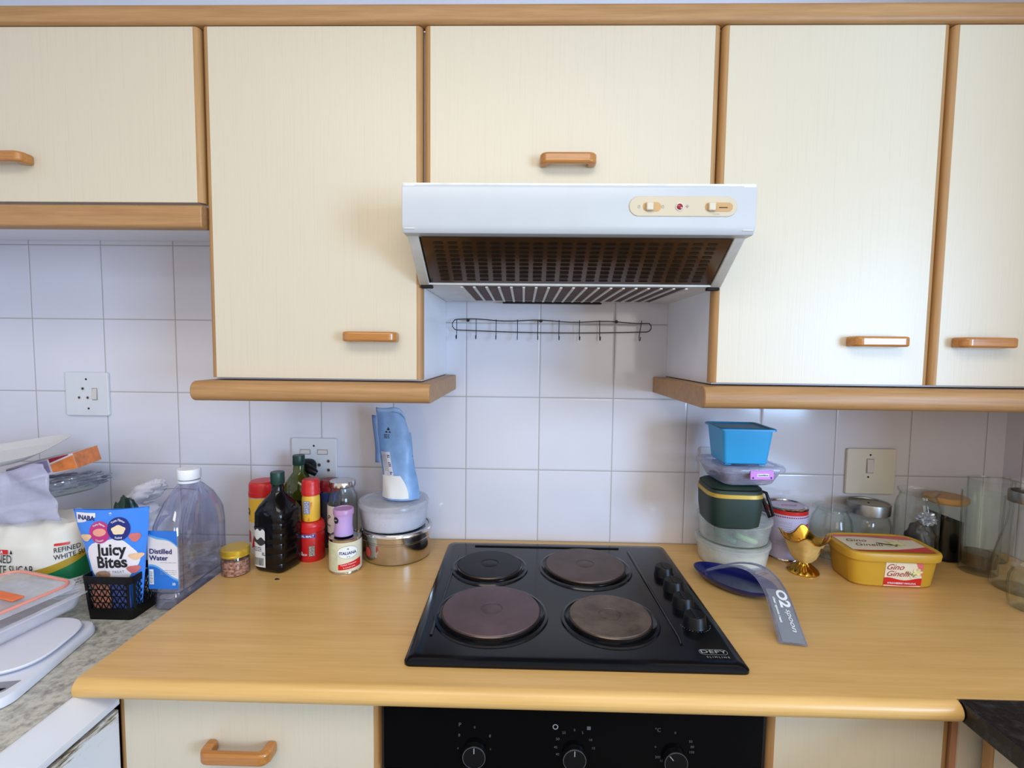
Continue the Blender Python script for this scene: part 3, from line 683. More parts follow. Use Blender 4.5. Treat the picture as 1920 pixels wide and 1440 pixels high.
# glass jar with silver lid
t = thing('preserve_jar', 'empty glass jar with silver lid and white label behind the lilac shaker', 'jar', (-.505, -.105, CZ))
finish('glass_body', MB().lathe(shell([(.034, 0), (.037, .004), (.037, .140), (.035, .155), (.029, .165), (.029, .178)], .0018), 48), m_glass, t)
finish('lid', MB().loft([[(r*(1+(.02 if i % 4 < 2 else 0)*q)*math.cos(2*PI*i/64), r*(1+(.02 if i % 4 < 2 else 0)*q)*math.sin(2*PI*i/64), z) for i in range(64)] for r, z, q in [(.031, .176, 1), (.0325, .178, 1), (.0325, .186, 0), (.031, .190, 0), (.026, .189, 0), (.001, .189, 0)]]), m_steel, t)
mp = cm(.0372); lb = patch('label', mp, -.062, .0, .062, .132, M('label_white', (216, 214, 220), .5), t)
patch('label_foot', mp, -.062, .004, .034, .061, M('burgundy', (44, 18, 24), .5), t); patch('gold_line', mp, -.062, .004, .026, .034, m_goldlid, t)
write('lettering', mp, [('P', .022, -.030, .100, {'shear': .4}), ('honey', .009, -.030, .083, {'shear': .3})], m_ink, lb)
# tin of tomatoes
t = thing('food_tin', 'white food tin with oval logo and red banner under the lilac shaker', 'tin', (-.467, -.193, CZ))
m_lab = M('cream_print', (222, 216, 190), .4, var=.03)
finish('can', MB().lathe([(0, .001), (.0345, .001), (.0365, 0), (.038, .001), (.0375, .003), (.0375, .078), (.038, .081), (.0365, .082), (.0345, .079), (0, .079)], 56), m_steel, t)
mp = cm(.0377); lb = patch('paper_wrap', mp, -.118, .1185, .005, .075, m_lab, t, h=.0002, nx=64)
patch('pale_side', mp, -.055, -.006, .007, .073, M('pale_green_print', (206, 208, 172), .4, var=.12, vscale=60), lb, h=.0005)
ell('logo_oval', mp, .018, .052, .0235, .0145, M('oval_white', (238, 240, 238), .4), lb, h=.0010); ell('oval_border', mp, .018, .052, .0245, .0155, M('oval_green', (140, 176, 120), .4), lb, h=.0007, inner=.92)
write('lettering', mp, [('ITALIANA', .0095, .018, .050, {'bold': .03, 'sx': .95}), ('la', .007, .018, .0605, {'shear': .3}), ('x x', .006, .019, .042)], m_navy, lb, h=.0014)
patch('red_banner', mp, -.004, .052, .012, .030, m_red, lb, h=.0008, bot=lambda u: .010+.004*u, top=lambda u: .023+.010*u)
write('banner_lettering', mp, [('Peeled Tomatoes', .0052, .020, .0235, {'rot': .12}), ('In tomato juice', .0045, .021, .0168, {'rot': .1})], m_whiteink, lb, h=.0012)
# lilac shaker
t = thing('shaker', 'lilac plastic shaker standing on the food tin', 'shaker', (-.472, -.190, CZ+.0825))
m_lil = M('lilac_plastic', (192, 160, 214), .4, var=.03)
finish('body', MB().lathe([(0, 0), (.0225, 0), (.023, .003), (.0205, .022), (.0215, .045), (.0225, .050)], 40), m_lil, t)
finish('lid', MB().lathe([(.0225, .050), (.0240, .0505), (.0240, .061), (.0228, .063), (.020, .0635), (.0195, .0615), (0, .0615)], 40), M('lilac_lid', (186, 142, 190), .35, var=.03), t)
mp = cm(.0222); bd = ell('round_badge', mp, -.012, .039, .0078, .0078, m_ink, t, h=.0006); write('badge_lettering', mp, [('SALT', .0036, -.012, .039, {'bold': .03})], m_whiteink, bd, h=.001)
# steel canister
t = thing('steel_canister', 'wide stainless steel canister with domed lid left of the hob', 'canister', (-.366, -.1015, CZ))
finish('body', MB().lathe([(0, 0), (.078, 0), (.084, .004), (.0855, .012), (.0855, .050), (.0868, .0515), (.0868, .054), (.0855, .0555)], 72), m_steel, t)
finish('lid', MB().lathe([(.0855, .0555), (.0885, .057), (.0885, .068), (.0905, .0695), (.0905, .0735), (.088, .0775), (.082, .0785), (.080, .076), (0, .076)], 72), m_steel, t)
ell('red_sticker', cm(.0855), -.058, .030, .010, .012, M('faded_red', (196, 70, 66), .5), t, h=.0004)
# flour tub
t = thing('flour_tub', 'clear round tub of white flour on the steel canister', 'tub', (-.373, -.1015, CZ+.0786))
finish('tub_body', MB().lathe(shell([(.076, 0), (.080, .003), (.0865, .054)], .0014), 64), m_frostb, t)
finish('lid', MB().lathe([(.0865, .053), (.0885, .054), (.0885, .062), (.086, .0665), (.079, .0665), (.077, .064), (0, .064)], 64), m_frostb, t)
fv = []
mb = MB(); rings = []
for k, (r, z) in enumerate([(.001, .002), (.075, .002), (.079, .008), (.083, .034), (.08, .037), (.05, .042), (.02, .043), (.0005, .042)]):
    rings.append([(r*math.cos(a), r*math.sin(a), z+(.006*noise.noise((math.cos(a)*1.4*r*30, math.sin(a)*1.4*r*30, 1)) if k > 2 else 0)) for a in [2*PI*i/48 for i in range(48)]])
finish('flour', mb.loft(rings).xf(Matrix.Diagonal((.965, .965, 1, 1))), M('flour', (226, 224, 228), .9, var=.03), t)
# blue flour bag
t = thing('flour_bag', 'half empty pale blue flour bag leaning on the clear tub', 'bag', (-.356, -.100, CZ+.1454))
def bagpt(u, v, side):
    """u -1..1 across, v 0..1 up"""
    w = .046-.006*v; lean = -.012*v-.014*v*v
    bul = .026*(1-abs(u)**2.6)*(1-.86*v)*(1 if side > 0 else 1)
    x = w*u+lean+.003*math.sin(9*v+u); y = -side*bul+.004*math.sin(6*v)*u
    z = .222*v - (.020*max(0, u)**3*v if v > .8 else 0)
    return Vector((x, y+.003*noise.noise((u*2, v*6, side)), z))
def bagmesh(v0, v1, u0=-1, u1=1, off=0, nu=20, nv=26, both=True):
    mb = MB()
    for side in ((1, -1) if both else (1,)):
        vs_ = [bagpt(u0+(u1-u0)*i/nu, v0+(v1-v0)*j/nv, side)+Vector((0, -side*off, 0)) for j in range(nv+1) for i in range(nu+1)]
        mb.add(vs_, [(j*(nu+1)+i, j*(nu+1)+i+1, (j+1)*(nu+1)+i+1, (j+1)*(nu+1)+i) for j in range(nv) for i in range(nu)])
    return mb
m_bluebag = M('blue_bag_paper', (122, 158, 202), .35, var=.14, vscale=26, bmp=.5)
b_ = finish('bag_film', bagmesh(0, 1), m_bluebag, t)
bm_ = lambda s, t_, h=0: bagpt(s/.043, t_/.222, 1)+Vector((0, -h, 0))
vs_ = []
mb = MB(); N_ = 16
for j in range(9):
    v = .02+.26*j/8
    for i in range(N_+1):
        u = -.98+i/N_*1.50*(1-.25*(j/8)**2); vs_.append(bagpt(min(u, .98), v, 1)+Vector((0, -.0008, 0)))
mb.add(vs_, [(j*(N_+1)+i, j*(N_+1)+i+1, (j+1)*(N_+1)+i+1, (j+1)*(N_+1)+i) for j in range(8) for i in range(N_)])
finish('flour_window', mb, M('flour_seen', (228, 226, 222), .6, var=.03), b_)
lb = patch('label', bm_, -.036, -.010, .062, .122, M('label_grey', (206, 206, 216), .5), b_, h=.0012)
lines('small_print', bm_, [.074+.0028*i for i in range(15)], -.034, -.021, m_greyink, lb, .0010, 12, h=.0016)
lines('print_blocks', bm_, [.066, .070, .086, .090, .094, .108, .112], -.019, -.012, m_ink, lb, .0022, 13, h=.0016)
poly('mountain_logo', bm_, [[(-.017, .176), (-.009, .176), (-.013, .184)], [(-.022, .170), (-.014, .170), (-.018, .175)], [(-.013, .170), (-.006, .170), (-.010, .174)]], m_ink, b_, h=.0014)
lines('brand_print', bm_, [.156, .160, .164], -.024, -.010, m_ink, b_, .0020, 15, h=.0014)
mb = MB(); vs_ = []
for j in range(13):
    v = j/12
    for i in range(4): vs_.append(Vector((-.066+.004*i+.006*(1-v)+.002*math.sin(5*v), -.018-.002*i, .096+.120*v)))
mb.add(vs_, [(j*4+i, j*4+i+1, (j+1)*4+i+1, (j+1)*4+i) for j in range(12) for i in range(3)])
fl_ = finish('folded_flap', mb, M('flap_blue', (104, 136, 186), .4, var=.06), b_); sm = fl_.modifiers.new('th', 'SOLIDIFY'); sm.thickness = .0012
mb = MB(); mb.add([bagpt(u, 1, 1)+Vector((0, 0, z+.002*math.sin(u*3))) for z in (0, .012) for u in [-1+i/8 for i in range(17)]], [(i, i+1, 18+i, 17+i) for i in range(16)])
fl_ = finish('top_seal', mb, M('seal_blue', (150, 180, 216), .3, var=.05), b_); sm = fl_.modifiers.new('th', 'SOLIDIFY'); sm.thickness = .001

# ================================================================== THINGS ON THE SPECKLED TOP
LZ = .872
# distilled water bottle
t = thing('water_bottle', 'big clear plastic bottle with white cap and blue distilled water label', 'bottle', (-.789, -.272, LZ))
a, b = .0345, .088
secs = [(0, .026, .078, 5), (.004, a-.002, b-.003, 6), (.030, a-.001, b-.002, 6), (.036, a-.006, b-.006, 6), (.042, a, b, 6), (.150, a, b, 6), (.178, a-.001, b-.002, 5), (.196, a-.003, b-.010, 4), (.222, .030, .060, 3), (.246, .023, .032, 2.3), (.254, .019, .020, 2), (.270, .019, .019, 2)]
def wr(k, inner=0):
    z, A_, B_, n_ = secs[k]; out = []
    for i, p in enumerate(srect(0, 0, A_-inner, B_-inner, n_, z+(inner if k == 0 else 0), 96)):
        side = abs(math.sin(i/96*2*PI)); q = 1-.10*max(0, math.cos(i/96*2*PI*12))*(1 if 3 <= k <= 8 else .3)*side*.9
        out.append((p[0]*q, p[1], p[2]))
    return out
finish('bottle_body', MB().loft([wr(k) for k in range(len(secs))]+[wr(k, .0012) for k in range(len(secs)-1, -1, -1)]), m_pet, t)
finish('cap', lid_ribs(.0235, .262, .284, 36), M('white_cap', (238, 240, 246), .35), t)
finish('cap_ring', MB().lathe([(.0195, .254), (.0225, .2545), (.0225, .2590), (.0195, .2595)], 36, cap0=False, cap1=False), M('white_ring', (226, 228, 236), .35), t)
mp = pm((0, -b-.0004, 0)); lb = patch('label', mp, -.0315, .0315, .050, .174, M('label_pale', (222, 216, 220), .45), t)
m_lb = M('label_blue', (40, 112, 204), .4, var=.12, vscale=25)
m_lc = M('label_cyan', (96, 166, 224), .4, var=.1)
patch('upper_wave_edge', mp, -.0315, .0315, .15, .174, m_lc, lb, h=.0006, bot=lambda u: .164-.026*(u**1.6)-.004*math.sin(u*6))
patch('upper_wave', mp, -.0315, .0315, .15, .174, m_lb, lb, h=.0009, bot=lambda u: .168-.026*(u**1.6)-.003*math.sin(u*6))
patch('lower_wave_edge', mp, -.0315, .0315, .05, .10, m_lc, lb, h=.0006, top=lambda u: .102-.030*(u**1.4)+.003*math.sin(u*6))
patch('lower_wave', mp, -.0315, .0315, .05, .10, m_lb, lb, h=.0009, top=lambda u: .098-.030*(u**1.4)+.003*math.sin(u*6))
write('lettering', mp, [('Distilled', .0145, -.028, .130, {'bold': .025, 'ax': 'LEFT'}), ('Water', .0145, -.028, .116, {'bold': .025, 'ax': 'LEFT'})], m_navy, lb)
lines('small_print', mp, [.1065, .090, .086, .082], -.006, .028, m_greyink, lb, .0008, 5)
patch('barcode', mp, -.029, -.020, .060, .092, m_whiteink, lb, h=.0012); lines('barcode_bars', mp, [.063+.003*i for i in range(9)], -.028, -.021, m_ink, lb, .0010, 8, h=.0016)
write('recycling_mark', mp, [('33', .007, .022, .061, {'bold': .04})], m_whiteink, lb)

# basket with pouches
t = thing('storage_basket', 'small black plastic basket with triangular cut-outs holding treat pouches', 'basket', (-.8775, -.358, LZ))
hx1, hy1, hx2, hy2, hb_ = .0460, .036, .052, .042, .092
def bk(z): q = z/hb_; return hx1+(hx2-hx1)*q, hy1+(hy2-hy1)*q
mb = MB().loft([rrect(hx1, hy1, .008, 0), rrect(hx1, hy1, .008, .003)])
for z0, z1 in ((.003, .024), (.076, .092)):
    (a0, b0), (a1, b1) = bk(z0), bk(z1); w_ = .0016
    mb.loft([rrect(a0, b0, .008, z0), rrect(a1, b1, .008, z1), rrect(a1-w_, b1-w_, .008, z1), rrect(a0-w_, b0-w_, .008, z0), rrect(a0, b0, .008, z0)], False, False)
finish('basket_shell', mb, m_black, t)
def bars(par, fn, L, name):
    mb = MB(); n_ = 7; z0, z1 = .022, .078; dz = (z1-z0)/4
    mb.tube([fn(-L, z0), fn(-L, z1)], .0032, 4); mb.tube([fn(L, z0), fn(L, z1)], .0032, 4)
    for j in range(5): mb.tube([fn(-L, z0+dz*j), fn(L, z0+dz*j)], .0010, 4)
    w = 2*L/n_
    for j in range(4):
        for i in range(n_):
            x = -L+w*i
            mb.tube([fn(x, z0+dz*j), fn(x+w/2, z0+dz*(j+1))], .0010, 4); mb.tube([fn(x+w/2, z0+dz*(j+1)), fn(x+w, z0+dz*j)], .0010, 4)
    finish(name, mb, m_black, par)
bars(t, lambda s, z: Vector((s*bk(z)[0]/.049, -bk(z)[1]+.001, z)), .041, 'front_lattice')
bars(t, lambda s, z: Vector((bk(z)[0]-.001, s*bk(z)[1]/.040, z)), .031, 'side_lattice')
bars(t, lambda s, z: Vector((-bk(z)[0]+.001, s*bk(z)[1]/.040, z)), .031, 'side_lattice')
bars(t, lambda s, z: Vector((s*bk(z)[0]/.049, bk(z)[1]-.001, z)), .041, 'rear_lattice')
def pouch(name, label, loc, w, h, d, mat, group=None, rot=(0, 0, 0), wt=None):
    t = thing(name, label, 'pouch', loc, 0, group); t.rotation_euler = rot; wt = wt or w
    def pt(s, z, side, off=0):
        v = z/h; ww = w+(wt-w)*v; u = s/(ww/2) if ww else 0
        env = max(0, 1-abs(u)**3)**.7*max(0, math.sin(PI*min(1, max(0, v*.90+.06))))**.6
        return Vector((s, -side*(d/2*env+off)+.0015*noise.noise((u*3, v*4, side)), z+.004*abs(u)**2*(1 if v > .9 else 0)))
    mb = MB(); nu, nv = 22, 22
    for side in (1, -1):
        mb.add([pt((-1+2*i/nu)*(w+(wt-w)*j/nv)/2, h*j/nv, side) for j in range(nv+1) for i in range(nu+1)], [(j*(nu+1)+i, j*(nu+1)+i+1, (j+1)*(nu+1)+i+1, (j+1)*(nu+1)+i) for j in range(nv) for i in range(nu)])
    body = finish('pouch_film', mb, mat, t)
    return t, body, (lambda s, z, h_=0: pt(s, z, 1, h_))
m_pb = M('pouch_blue', (62, 134, 232), .25, var=.06, vscale=12)
t, bd, mp = pouch('treat_pouch', 'blue pouch of cat treats with big black lettering in the basket', (-.874, -.367, LZ+.007), .084, .214, .026, m_pb, None, (math.radians(.8), math.radians(-3), 0), .160)
m_pw = M('pouch_white', (232, 226, 232), .35, var=.03)
ell('white_cloud', mp, .0, .110, .052, .048, m_pw, bd, h=.0006, fn=lambda a: 1+.06*math.sin(3*a)+.05*math.cos(5*a), rings=6)
poly_c = patch('corner_flash', mp, -.072, -.030, .186, .208, m_pw, bd, h=.0006, bot=lambda u: .190+.010*u*u, top=lambda u: .2085)
write('brand_lettering', mp, [('INABA', .0125, -.050, .198, {'bold': .04, 'rot': -.05})], m_navy, bd, h=.0012)
ell('flavour_disc', mp, -.021, .170, .0225, .0225, M('magenta_disc', (190, 50, 122), .35), bd, h=.0010, rings=5)
ell('flavour_disc', mp, .019, .176, .0235, .0235, M('navy_disc', (24, 36, 120), .35), bd, h=.0012, rings=5)
ell('meat_picture', mp, -.021, .170, .0135, .0085, M('salmon', (236, 160, 140), .4), bd, h=.0016, fn=lambda a: 1+.08*math.sin(2*a+1)); ell('meat_picture', mp, .019, .174, .0140, .0095, M('cream_meat', (240, 216, 180), .4), bd, h=.0018, fn=lambda a: 1+.08*math.sin(5*a))
for txt_, sz_, cs_, ct_, ar_ in (('Tuna Flavor', .0058, -.021, .170, .0170), ('Chicken', .0055, -.021, .170, -.0170), ('Tuna Flavor', .0062, .019, .176, .0178), ('Scallop', .0055, .019, .176, -.0178)):
    write('disc_lettering', mp, [(txt_, sz_, cs_, ct_, {'arc': ar_, 'bold': .02})], m_whiteink, bd, h=.0022)
write('title_lettering', mp, [('Juicy', .033, .002, .133, {'bold': .030, 'sx': .98}), ('Bites', .033, .000, .107, {'bold': .030, 'sx': .98})], m_ink, bd, h=.0014)
write('subtitle_lettering', mp, [('CAT TREAT', .0075, .002, .087, {'bold': .01, 'sp': 1.15})], m_greyink, bd, h=.0014)
m_tr = M('treat_tan', (232, 190, 150), .4, var=.1, vscale=60); m_tp = M('treat_pink', (206, 112, 110), .4, var=.1, vscale=60)
for nm, s, z, a, b, m_ in (('treat_picture', -.052, .160, .012, .0075, m_tr), ('treat_picture', .050, .158, .0105, .009, m_tp), ('treat_picture', .0485, .118, .013, .007, m_tr), ('treat_picture', .041, .091, .012, .008, m_tp)):
    ell(nm, mp, s, z, a, b, m_, bd, h=.0013, fn=lambda q: 1+.12*math.sin(3*q))
ell('cat_picture', mp, -.022, .080, .016, .010, M('cat_tan', (170, 130, 104), .5, var=.3, vscale=90), bd, h=.0013, fn=lambda a: 1+.2*max(0, math.sin(2*a)))
write('star_mark', mp, [('*', .014, .002, .203, {'bold': .05})], m_whiteink, bd, h=.0012)
# smaller pouches seen through the lattice
rnd = random.Random(5)
for k, (c, x, y, lab) in enumerate([((186, 120, 96), -.024, -.020, 'tan folded sachet low in the black basket, left side'), ((70, 86, 150), .024, -.014, 'blue folded sachet low in the black basket, right side'), ((196, 190, 200), .000, .012, 'white folded sachet behind the others in the basket')]):
    tt, bb, mm = pouch('sachet', lab, (-.8775+x*.85, -.3855+(.052 if y > 0 else 0), LZ+.0045), .038, .080, .007, M('sachet_%d' % k, c, .35, var=.5, vscale=70), 'sachets in the black basket', (math.radians(4), 0, rnd.uniform(-.06, .06)))
# white bag knot behind + green clip
t = thing('carrier_bag', 'knotted white plastic bag behind the blue treat pouch', 'bag', (-1.03, -.115, LZ))
def blob(fx, n=40, m=24, amp=.12, fr=2.2, seed=0):
    mb = MB(); rings = []
    for j in range(m+1):
        ph = PI*j/m; rg = []
        for i in range(n):
            th = 2*PI*i/n; d = Vector((math.sin(ph)*math.cos(th), math.sin(ph)*math.sin(th), math.cos(ph)))
            k = 1+amp*(noise.noise(d*fr+Vector((seed, 0, 0)))+.6*abs(noise.noise(d*fr*2.3+Vector((0, seed, 0))))-.2); rg.append(fx(d*k))
        rings.append(rg)
    return mb.loft(rings, True, True)
m_whitebag = M('white_bag_film', (212, 212, 220), .3, var=.03, bmp=.3, vscale=30)
finish('bag_body', blob(lambda d: Vector((d.x*.060, d.y*.055, .088+d.z*.065)), amp=.25), m_whitebag, t)
finish('knot', blob(lambda d: Vector((.020+d.x*.050+.010*d.z, d.y*.030, .182+d.z*.028+.010*d.x)), amp=.28, fr=2.0, seed=3), m_whitebag, t)
finish('tie', MB().tube([(.055, 0, .186), (.085, -.002, .192), (.12, -.006, .194), (.16, -.01, .193)], .0012, 6), m_greyink, t)
t = thing('produce_bag', 'dark green bag edge peeping out behind the treat pouch', 'bag', (-.985, -.215, LZ))
finish('bag_body', blob(lambda d: Vector((d.x*.034-.0, d.y*.026, .112+d.z*.078)), amp=.4, seed=5), M('dark_green_film', (20, 52, 40), .3, var=.3, vscale=30), t)

# sugar bag
t = thing('sugar_bag', 'large crumpled white sugar bag with green base and gold band', 'bag', (-1.135, -.262, LZ))
ss = [(0, .104, .062, 3.2), (.01, .112, .068, 3.2), (.06, .116, .072, 3), (.12, .114, .070, 3), (.148, .112, .060, 2.9), (.164, .108, .046, 3.0), (.170, .10, .028, 3.2)]
mb = MB(); rings = []
for k, (z, a, b, n_) in enumerate(ss):
    pass
def interp(z):
    for A_, B_ in zip(ss, ss[1:]):
        if z <= B_[0]: w = (z-A_[0])/(B_[0]-A_[0]); return tuple(A_[i]*(1-w)+B_[i]*w for i in (1, 2, 3))
    return ss[-1][1:]
for j in range(25):
    z = .170*j/24; a, b, n_ = interp(z); am = .010*max(0, (z-.085)/.09)
    rings.append([(p[0]*(1+0), p[1]+am*noise.noise((p[0]*34, p[1]*34, z*30)), p[2]+(am*1.4*noise.noise((p[0]*26, p[1]*26, 9)) if j > 18 else 0)) for p in srect(0, 0, a, b, n_, z, 96)])
bd = finish('paper_bag', MB().loft(rings), M('sugar_paper', (226, 222, 212), .5, var=.04, vscale=9), t)
mp = ringmap(ss)
sag = lambda u: .052-.012*math.sin(PI*min(1, u*1.05))+.046*u**3
patch('green_base', mp, -.16, .155, .004, .05, M('bag_green', (16, 112, 66), .45), bd, h=.001, nx=50, ny=8, top=sag)
patch('gold_band', mp, -.16, .155, .04, .06, M('bag_gold', (176, 146, 40), .4), bd, h=.0012, nx=50, bot=sag, top=lambda u: sag(u)+.016)
patch('white_panel', mp, .075, .13, .010, .044, m_whiteink, bd, h=.0016, nx=12); lines('small_print', mp, [.014, .020, .026, .032, .038], .078, .127, m_ink, bd, .0012, 21, h=.0022)
ell('seal', mp, .018, .040, .0175, .0125, m_ink, bd, h=.0022); ell('seal_centre', mp, .018, .040, .011, .0078, m_whiteink, bd, h=.0026); poly('seal_mark', mp, [[(.012, .037), (.024, .037), (.018, .0435)]], m_ink, bd, h=.003)
write('side_lettering', mp, [('REFINED', .0150, .080, .111, {'ax': 'LEFT', 'sx': .78, 'rot': .06, 'bold': .005}), ('WHITE SUGAR', .0150, .080, .0955, {'ax': 'LEFT', 'sx': .78, 'rot': .08, 'bold': .005})], m_ink, bd, h=.0022)
write('front_lettering', mp, [('REFINED', .0255, -.068, .094, {'ax': 'LEFT', 'sx': .66}), ('WHITE SUGAR', .0255, -.068, .071, {'ax': 'LEFT', 'sx': .66})], m_ink, bd, h=.0022)
patch('red_label', mp, -.052, -.012, .105, .115, m_red, bd, h=.0016); write('red_label_lettering', mp, [('SPAR', .0085, -.032, .110, {'bold': .03})], m_whiteink, bd, h=.0022)
poly('tree_mark', mp, [[(-.008, .106), (-.002, .106), (-.005, .115)]], m_ink, bd, h=.002)
patch('red_label_small', mp, .080, .106, .121, .126, m_red, bd, h=.0016)

# things heaped on and behind the sugar bag
t = thing('wrapped_platter', 'clear film-wrapped dish with dark contents resting on the sugar bag', 'dish', (-1.232, -.150, LZ+.174), 0); t.rotation_euler = (math.radians(-4), math.radians(-10), 0)
finish('dish', MB().lathe(shell([(.085, 0), (.098, .004), (.112, .034), (.118, .036)], .0015), 56), m_frost, t)
finish('dark_contents', blob(lambda d: Vector((d.x*.094, d.y*.090, .020+d.z*.014)), amp=.25, fr=5), M('dark_food', (64, 60, 74), .35, var=.5, vscale=60), t)
finish('cling_film', blob(lambda d: Vector((d.x*.124, d.y*.122, .026+d.z*.026)), amp=.22, fr=6, seed=8, n=72, m=36), glass('cling_film', (236, 238, 246), (190, 195, 210), solid=.22, gl=.8, rough=.06, body=(205, 206, 220)), t)
t = thing('snack_box', 'small box with red stripe and orange food picture on the wrapped dish', 'box', (-1.186, -.150, LZ+.245), math.radians(10)); t.rotation_euler = (0, math.radians(-14), math.radians(14))
finish('carton', MB().box(-.085, .055, -.05, .05, 0, .038), M('carton_white', (212, 200, 206), .5), t, bev=.001)
m_or = M('orange_picture', (222, 126, 62), .45, var=.22, vscale=60); bp = pm((0, -.0502, 0))
patch('food_picture', bp, .004, .055, .0, .038, m_or, t, bot=lambda u: .004-.004*u, top=lambda u: .024+.010*u); patch('red_stripe', bp, .004, .046, .028, .037, m_dred, t, top=lambda u: .038, bot=lambda u: .028+.008*u)
patch('food_picture', pm((.0552, 0, 0), (0, 1, 0)), -.05, .05, .0, .038, m_or, t)
patch('purple_print', bp, -.085, .0, .006, .036, M('purple_print', (150, 130, 160), .5, var=.3, vscale=30), t)
t = thing('film_bag', 'crumpled translucent lilac plastic bag hanging over the sugar bag', 'bag', (-1.245, -.275, LZ+.168))
mb = MB(); vs_ = []; nu, nv = 30, 14
for j in range(nv+1):
    for i in range(nu+1):
        u, v = i/nu, j/nv
        x = -.10+.30*u*(1-.15*v); z = .080*v-.012*u*(1-v)+.075*u*v*(.4)+.010*noise.noise((u*4, v*3, 2))-.004
        y = -.058+.030*v+.05*u*u*(1-v)*.4+.012*noise.noise((u*5+z*30, v*3, 7))
        vs_.append((x, y, z+.022*u))
mb.add(vs_, [(j*(nu+1)+i, j*(nu+1)+i+1, (j+1)*(nu+1)+i+1, (j+1)*(nu+1)+i) for j in range(nv) for i in range(nu)])
o = finish('film_sheet', mb, m_film, t); sm = o.modifiers.new('th', 'SOLIDIFY'); sm.thickness = .0008
t = thing('serving_tray', 'shallow white tray lying on top of the heap at the far left', 'tray', (-1.300, -.235, LZ+.281)); t.rotation_euler = (math.radians(7), math.radians(-9), math.radians(18))
finish('tray_body', MB().loft([srect(0, 0, a, b, 5, z, 64) for z, a, b in [(0, .105, .075), (.002, .115, .085), (.014, .150, .102), (.016, .152, .104), (.016, .148, .100), (.004, .113, .083), (.003, .1, .07)]]), M('tray_white', (226, 224, 222), .4, var=.02), t)
# kitchen scale
t = thing('kitchen_scale', 'white flat kitchen scale with small display at the lower left', 'scale', (-.950, -.558, LZ), math.radians(11))
m_sc = M('scale_white', (220, 222, 232), .3, var=.02)
finish('scale_body', MB().loft([rrect(.105, .122, .035, z, 8) if q == 0 else rrect(.105-q, .122-q, .035-q, z, 8) for z, q in [(0, .004), (.002, 0), (.012, 0), (.016, .003), (.017, .008)]]), m_sc, t)
finish('weighing_plate', MB().loft([srect(0, .028, a, b, 3.2, z, 64) for z, a, b in [(.0172, .085, .078), (.022, .096, .086), (.026, .099, .089), (.028, .097, .087)]]), m_sc, t)
mp = pm((0, 0, .0171), (1, 0, 0), (0, 1, 0))
dp_ = finish('display_panel', MB().prism([(-.085, -.113), (.066, -.113), (.088, -.090), (.094, -.066), (-.085, -.066)], 'z', .0171, .0178), M('panel_grey', (150, 150, 156), .3, metal=.3), t)
finish('display_window', MB().prism([(-.06, -.104), (.074, -.104), (.086, -.084), (-.06, -.084)], 'z', .0178, .0184), m_blackgl, dp_)
ell('round_button', pm((0, 0, .0185), (1, 0, 0), (0, 1, 0)), .032, -.092, .016, .008, M('button_blue', (54, 56, 130), .3), dp_, h=.0002)
# food box under the loose lid
t = thing('food_container', 'clear plastic food container lying on the kitchen scale', 'container', (-1.030, -.478, LZ+.0285), math.radians(-8))
m_fbox = glass('thin_clear_plastic', (250, 250, 253), (225, 225, 232), solid=.28, rough=.12, body=(248, 247, 252))
finish('tub_body', MB().loft([rrect(a, b, .028, z, 8) for z, a, b in [(.001, .080, .095), (.004, .085, .100), (.030, .092, .108), (.031, .101, .117), (.034, .101, .117), (.034, .091, .107), (.0055, .083, .098)]]), m_fbox, t)
t = thing('container_lid', 'loose clear lid with orange seal and orange clip on top of the scale pile', 'lid', (-1.060, -.462, LZ+.0645), 0); t.rotation_euler = (math.radians(1), math.radians(1), math.radians(-14))
ld = finish('lid_body', MB().loft([rrect(a, b, .028, z, 8) for z, a, b in [(0, .088, .098), (.001, .096, .106), (.008, .096, .106), (.009, .082, .092), (.0075, .080, .09)]]), m_fbox, t)
m_orp = M('orange_silicone', (236, 148, 128), .45, var=.06); 
a_ = [Vector(p) for p in rrect(.087, .097, .026, .0095, 8)]
finish('seal_ring', MB().tube(a_, .0028, 8, True), m_orp, ld)
finish('vent_clip', MB().box(-.010, .062, .008, .028, .0095, .0125), M('orange_clip', (240, 116, 50), .4), ld, bev=.002)

# ================================================================== THINGS ON THE WORKTOP, RIGHT OF THE HOB
# stack: two round tubs, lunch bag, clear box, blue tub
def round_tub(loc, label, fill, zf, r0=.080, r1=.0875, h=.050):
    t = thing('round_tub', label, 'tub', loc, 0, 'round lidded tubs at the foot of the stack')
    finish('tub_body', MB().lathe(shell([(r0-.004, 0), (r0, .003), (r1, h)], .0014), 64), fill, t)
    finish('lid', MB().lathe([(r1-.001, h-.002), (r1+.002, h-.001), (r1+.002, h+.007), (r1, h+.009), (r1-.006, h+.009), (r1-.008, h+.006), (0, h+.006)], 64), fill, t)
    return t
t = round_tub((.494, -.097, CZ), 'lower round clear tub filled with cream-coloured food', m_frost, 0)
rings = [[(r*math.cos(a), r*math.sin(a), z+(.003*noise.noise((r*40*math.cos(a), r*40*math.sin(a), 1)) if k > 2 else 0)) for a in [2*PI*i/48 for i in range(48)]] for k, (r, z) in enumerate([(.001, .002), (.077, .002), (.080, .008), (.0835, .036), (.06, .039), (.001, .038)])]
finish('cream_contents', MB().loft(rings).xf(Matrix.Diagonal((.965, .965, 1, 1))), M('cream_food', (226, 208, 180), .8, var=.06, vscale=30), t)
t = round_tub((.496, -.097, CZ+.0592), 'upper round clear tub holding green wrapped sweets', m_frostc, 0)
rnd = random.Random(3)
